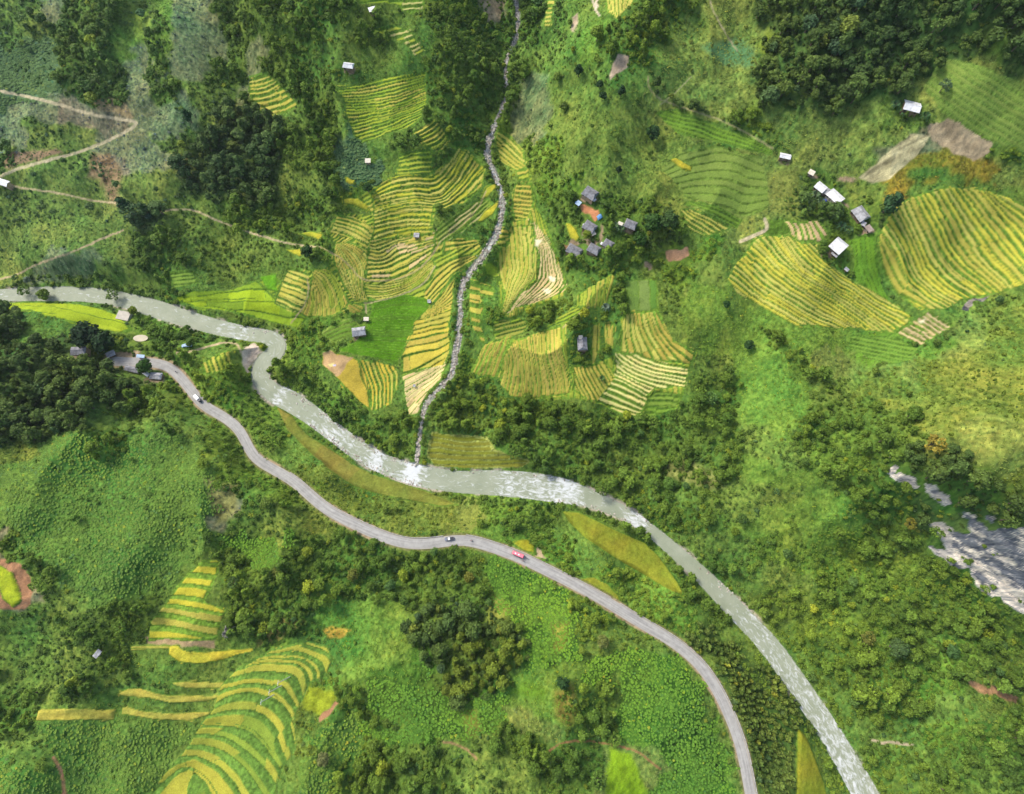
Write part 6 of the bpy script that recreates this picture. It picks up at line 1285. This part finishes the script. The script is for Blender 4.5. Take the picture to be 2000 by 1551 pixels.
# white van
loc, rz = on_road(389, 780); o = empty('delivery_van', loc, rz); tag(o, "white box van with a dark cab driving on the upper road bend", 'van')
link('cargo_box', box_mesh('cargo_box', (-2.7, .9, -.98, .98, .6, 2.5), M_WP, .05), o)
link('cab', profile_mesh('cab', [(.95, .45), (2.5, .45), (2.55, 1.15), (2.1, 1.95), (.95, 2.0)], 1.8, paint('dark_cab_paint', (.07, .075, .09)), .1), o)
link('windscreen', box_mesh('windscreen', (2.3, 2.42, -.7, .7, 1.2, 1.75), M_GLASS, .03), o)
link('chassis', box_mesh('chassis', (-2.6, 2.3, -.5, .5, .35, .6), M_TYRE, .03), o)
wheels(o, (-1.7, 1.7), .84, .38); lights(o, 2.55, -2.7, .7, .8, .7)
# motorbikes with riders
def skin_body():
    me = bpy.data.meshes.new('person'); V = [(0, 0, .80), (-.05, 0, 1.02), (-.02, 0, 1.25), (0, 0, 1.38), (.03, 0, 1.50), (.04, 0, 1.63), (.03, .17, 1.30), (.22, .24, 1.10), (.48, .26, 1.02), (.03, -.17, 1.30), (.22, -.24, 1.10), (.48, -.26, 1.02), (.08, .12, .78), (.42, .16, .68), (.28, .17, .30), (.08, -.12, .78), (.42, -.16, .68), (.28, -.17, .30), (.40, .17, .26), (.40, -.17, .26)]
    E = [(0, 1), (1, 2), (2, 3), (3, 4), (4, 5), (3, 6), (6, 7), (7, 8), (3, 9), (9, 10), (10, 11), (0, 12), (12, 13), (13, 14), (0, 15), (15, 16), (16, 17), (14, 18), (17, 19)]
    rad = [.14, .13, .15, .10, .055, .10, .06, .05, .035, .06, .05, .035, .09, .07, .045, .09, .07, .045, .04, .04]
    me.from_pydata(V, E, []); me.materials.append(M_CLOTH); o_ = bpy.data.objects.new('person', me); C.objects.link(o_)
    md = o_.modifiers.new('skin', 'SKIN')
    if not me.skin_vertices: pass
    for i, r_ in enumerate(rad): me.skin_vertices[0].data[i].radius = (r_, r_)
    me.skin_vertices[0].data[0].use_root = True
    o_.modifiers.new('sub', 'SUBSURF').levels = 1
    return o_
M_CLOTH = simple('dark_jacket', (.06, .07, .11), .8, .2, 3); M_HELM = simple('helmet', (.55, .5, .45), .3, .05, 2, .5)
def motorbike(px, py, lab, plab, flip, sidem=0):
    loc, rz = on_road(px, py, flip=flip); o = empty('motorbike', loc, rz); tag(o, lab, 'motorbike', 'motorbikes on the road')
    tm = wheel_mesh(.29, .1, 'tyre', M_TYRE)
    for x_ in (-.62, .62): q_ = link('wheel', tm, o); q_.location = (x_, 0, .29)
    link('frame', profile_mesh('frame', [(-.6, .35), (.3, .3), (.55, .85), (.35, .92), (0, .62), (-.55, .66)], .26, M_RP if flip else M_GB, .2, .03), o)
    link('seat', box_mesh('seat', (-.62, .05, -.12, .12, .66, .76), M_TYRE, .03), o)
    link('handlebar', box_mesh('handlebar', (.42, .47, -.34, .34, .98, 1.02), M_CHROME, .01), o)
    p = skin_body(); p.location = loc; p.location.x -= .15 * math.cos(rz); p.location.y -= .15 * math.sin(rz); p.rotation_euler = (0, 0, rz); tag(p, plab, 'person', 'motorbike riders')
    bm = bmesh.new(); bmesh.ops.create_uvsphere(bm, u_segments=12, v_segments=8, radius=.15); h_ = link('helmet', bm_mesh('helmet', bm, M_HELM), p); h_.location = (.05, 0, 1.68)
motorbike(345, 727, "motorbike on the upper road bend near the white roofed house", "person in dark jacket riding a motorbike on the upper road bend", False)
motorbike(1022, 1096, "motorbike just right of the red bus", "person in dark jacket riding a motorbike beside the red bus", True)
motorbike(1030, 1091, "motorbike ahead of the red bus near the field edge", "person in dark jacket riding a motorbike ahead of the red bus", False)
motorbike(921, 1056, "motorbike parked on the parapet side of the road bend right of the pickup", "person in dark jacket on the motorbike right of the pickup", True)

# ================================================================== power poles, boulders, stones
M_POLE = simple('pole_concrete', (.55, .55, .53), .8, .1, 1)
def pole(px, py, h, lab):
    x, y, z_ = at(px, py); o = empty('power_pole', (x, y, z_)); tag(o, lab, 'power pole', 'row of three power poles')
    bm = bmesh.new(); bmesh.ops.create_cone(bm, cap_ends=True, segments=10, radius1=.26, radius2=.17, depth=h + 1, matrix=Matrix.Translation((0, 0, h / 2 - .5))); link('mast', bm_mesh('mast', bm, M_POLE), o)
    link('crossarm', box_mesh('crossarm', (-.08, .08, -1.3, 1.3, h - .7, h - .55), M_POLE, .02), o)
    bm = bmesh.new(); bmesh.ops.create_cone(bm, cap_ends=True, segments=8, radius1=.09, radius2=.05, depth=.4); im = bm_mesh('insulator', bm, M_WP)
    for yy in (-1.2, 0, 1.2): q_ = link('insulator', im, o); q_.location = (0, yy, h - .35 + (.3 if yy == 0 else 0))
pole(566, 1322, 16, "uppermost of the three pale poles over the lower left terraces"); pole(550, 1339, 16, "middle of the three pale poles over the lower left terraces"); pole(535, 1357, 16, "lowest of the three pale poles over the lower left terraces")
M_ROCK = simple('pale_boulder', (.26, .22, .17), .9, .35, 2)
M_ROCKW = simple('white_boulder', (.44, .40, .33), .9, .25, 2)
def rock_mesh(name, seed, mat):
    bm = bmesh.new(); bmesh.ops.create_icosphere(bm, subdivisions=2, radius=1); r_ = random.Random(seed)
    dirs = [(Vector((r_.gauss(0, 1), r_.gauss(0, 1), r_.gauss(0, 1))).normalized(), r_.uniform(.55, .85)) for _ in range(9)]
    for v in bm.verts:
        for d_, t_ in dirs:
            k = v.co.dot(d_)
            if k > t_: v.co -= d_ * (k - t_) * .9
        v.co.z *= .75
    return bm_mesh(name, bm, mat)
RKM = [rock_mesh('boulder', 1, M_ROCK), rock_mesh('boulder', 2, M_ROCKW), rock_mesh('boulder', 3, M_ROCKW)]
PT = []
for i in range(1500):
    k = random.randrange(len(sl)); c_ = sl[k]; t = sl[min(k + 1, len(sl) - 1), :2] - sl[max(k - 1, 0), :2]; t /= np.linalg.norm(t); off = random.gauss(0, .55) * c_[3]
    x, y = c_[0] - t[1] * off, c_[1] + t[0] * off; PT.append((x, y, c_[2] + (0 if abs(off) < c_[3] * .5 else .2), random.uniform(.25, .75) * (1.4 if random.random() < .12 else 1), 'stream'))
def bankrocks(x0, x1, side, n_, spread):
    s_ = np.nonzero((rpx > x0) & (rpx < x1))[0]
    for i in range(n_):
        k = int(random.choice(s_)); c_ = rl[k]; t = rl[min(k + 1, len(rl) - 1), :2] - rl[max(k - 1, 0), :2]; t /= np.linalg.norm(t); off = side * (c_[3] + random.gauss(-.3, spread))
        PT.append((c_[0] - t[1] * off, c_[1] + t[0] * off, c_[2] + .1, random.uniform(.25, .8), 'river'))
bankrocks(615, 790, 1, 110, 1.0); bankrocks(615, 790, -1, 150, 1.1); bankrocks(790, 830, -1, 40, 1.5); bankrocks(460, 520, 1, 50, 1.5); bankrocks(1080, 1280, -1, 60, .8); bankrocks(560, 600, 1, 40, 2.5); bankrocks(1360, 1420, 1, 20, .8); bankrocks(800, 1290, 1, 60, .7)
PT.sort(key=lambda p: -p[3] * (1.15 if p[4] == 'river' else 1))
for i, (x, y, z_, s, wh) in enumerate(PT[:260]):
    m_ = i % 3; o = link('boulder', RKM[m_]); o.location = (x, y, z_); o.scale = (s, s * random.uniform(.7, 1.2), s * .8); o.rotation_euler = (0, 0, random.random() * 6)
    qx, qy, _ = project(x, y, z_)
    w_ = ('upper third of the side stream' if qy < 330 else 'middle of the side stream' if qy < 600 else 'lower part of the side stream') if wh == 'stream' else ('bank of the river bend' if qx < 600 else 'bank of the rapids above the junction' if qx < 830 else 'bank of the middle river')
    cn = ('grey', 'pale', 'white')[m_]; tag(o, f"{cn} boulder on the {w_}", 'boulder', f"{cn} boulders on the {w_}")
srcs = [next(o for o in bpy.data.objects if o.type == 'MESH' and o.data == m_) for m_ in RKM]
rp = PT[260:]; P_ = np.array([p[:3] for p in rp]); S_ = np.array([p[3] for p in rp])
scatter('stones', P_, rng.random(len(rp)) * 6, svec(S_, .8), np.full((len(rp), 3), .4), rng.integers(0, 3, len(rp)), srcs, 'grey and white stones along the stream and river banks', 'stones')

# ================================================================== the air between the camera and the far slopes
bm = bmesh.new(); add_box(bm, -2600, 2600, -2500, 2750, -40, 420)
m_hz = bpy.data.materials.new('haze'); m_hz.use_nodes = True; nt = m_hz.node_tree; nt.nodes.clear(); ou = nt.nodes.new('ShaderNodeOutputMaterial'); pv = nt.nodes.new('ShaderNodeVolumePrincipled')
pv.inputs['Color'].default_value = (.82, .90, 1.0, 1); pv.inputs['Density'].default_value = .00004; pv.inputs['Anisotropy'].default_value = .2; nt.links.new(pv.outputs[0], ou.inputs['Volume'])
hz = link('haze', bm_mesh('haze', bm, m_hz)); tag(hz, 'thin blue haze hanging in the valley air', 'haze', kind='stuff')
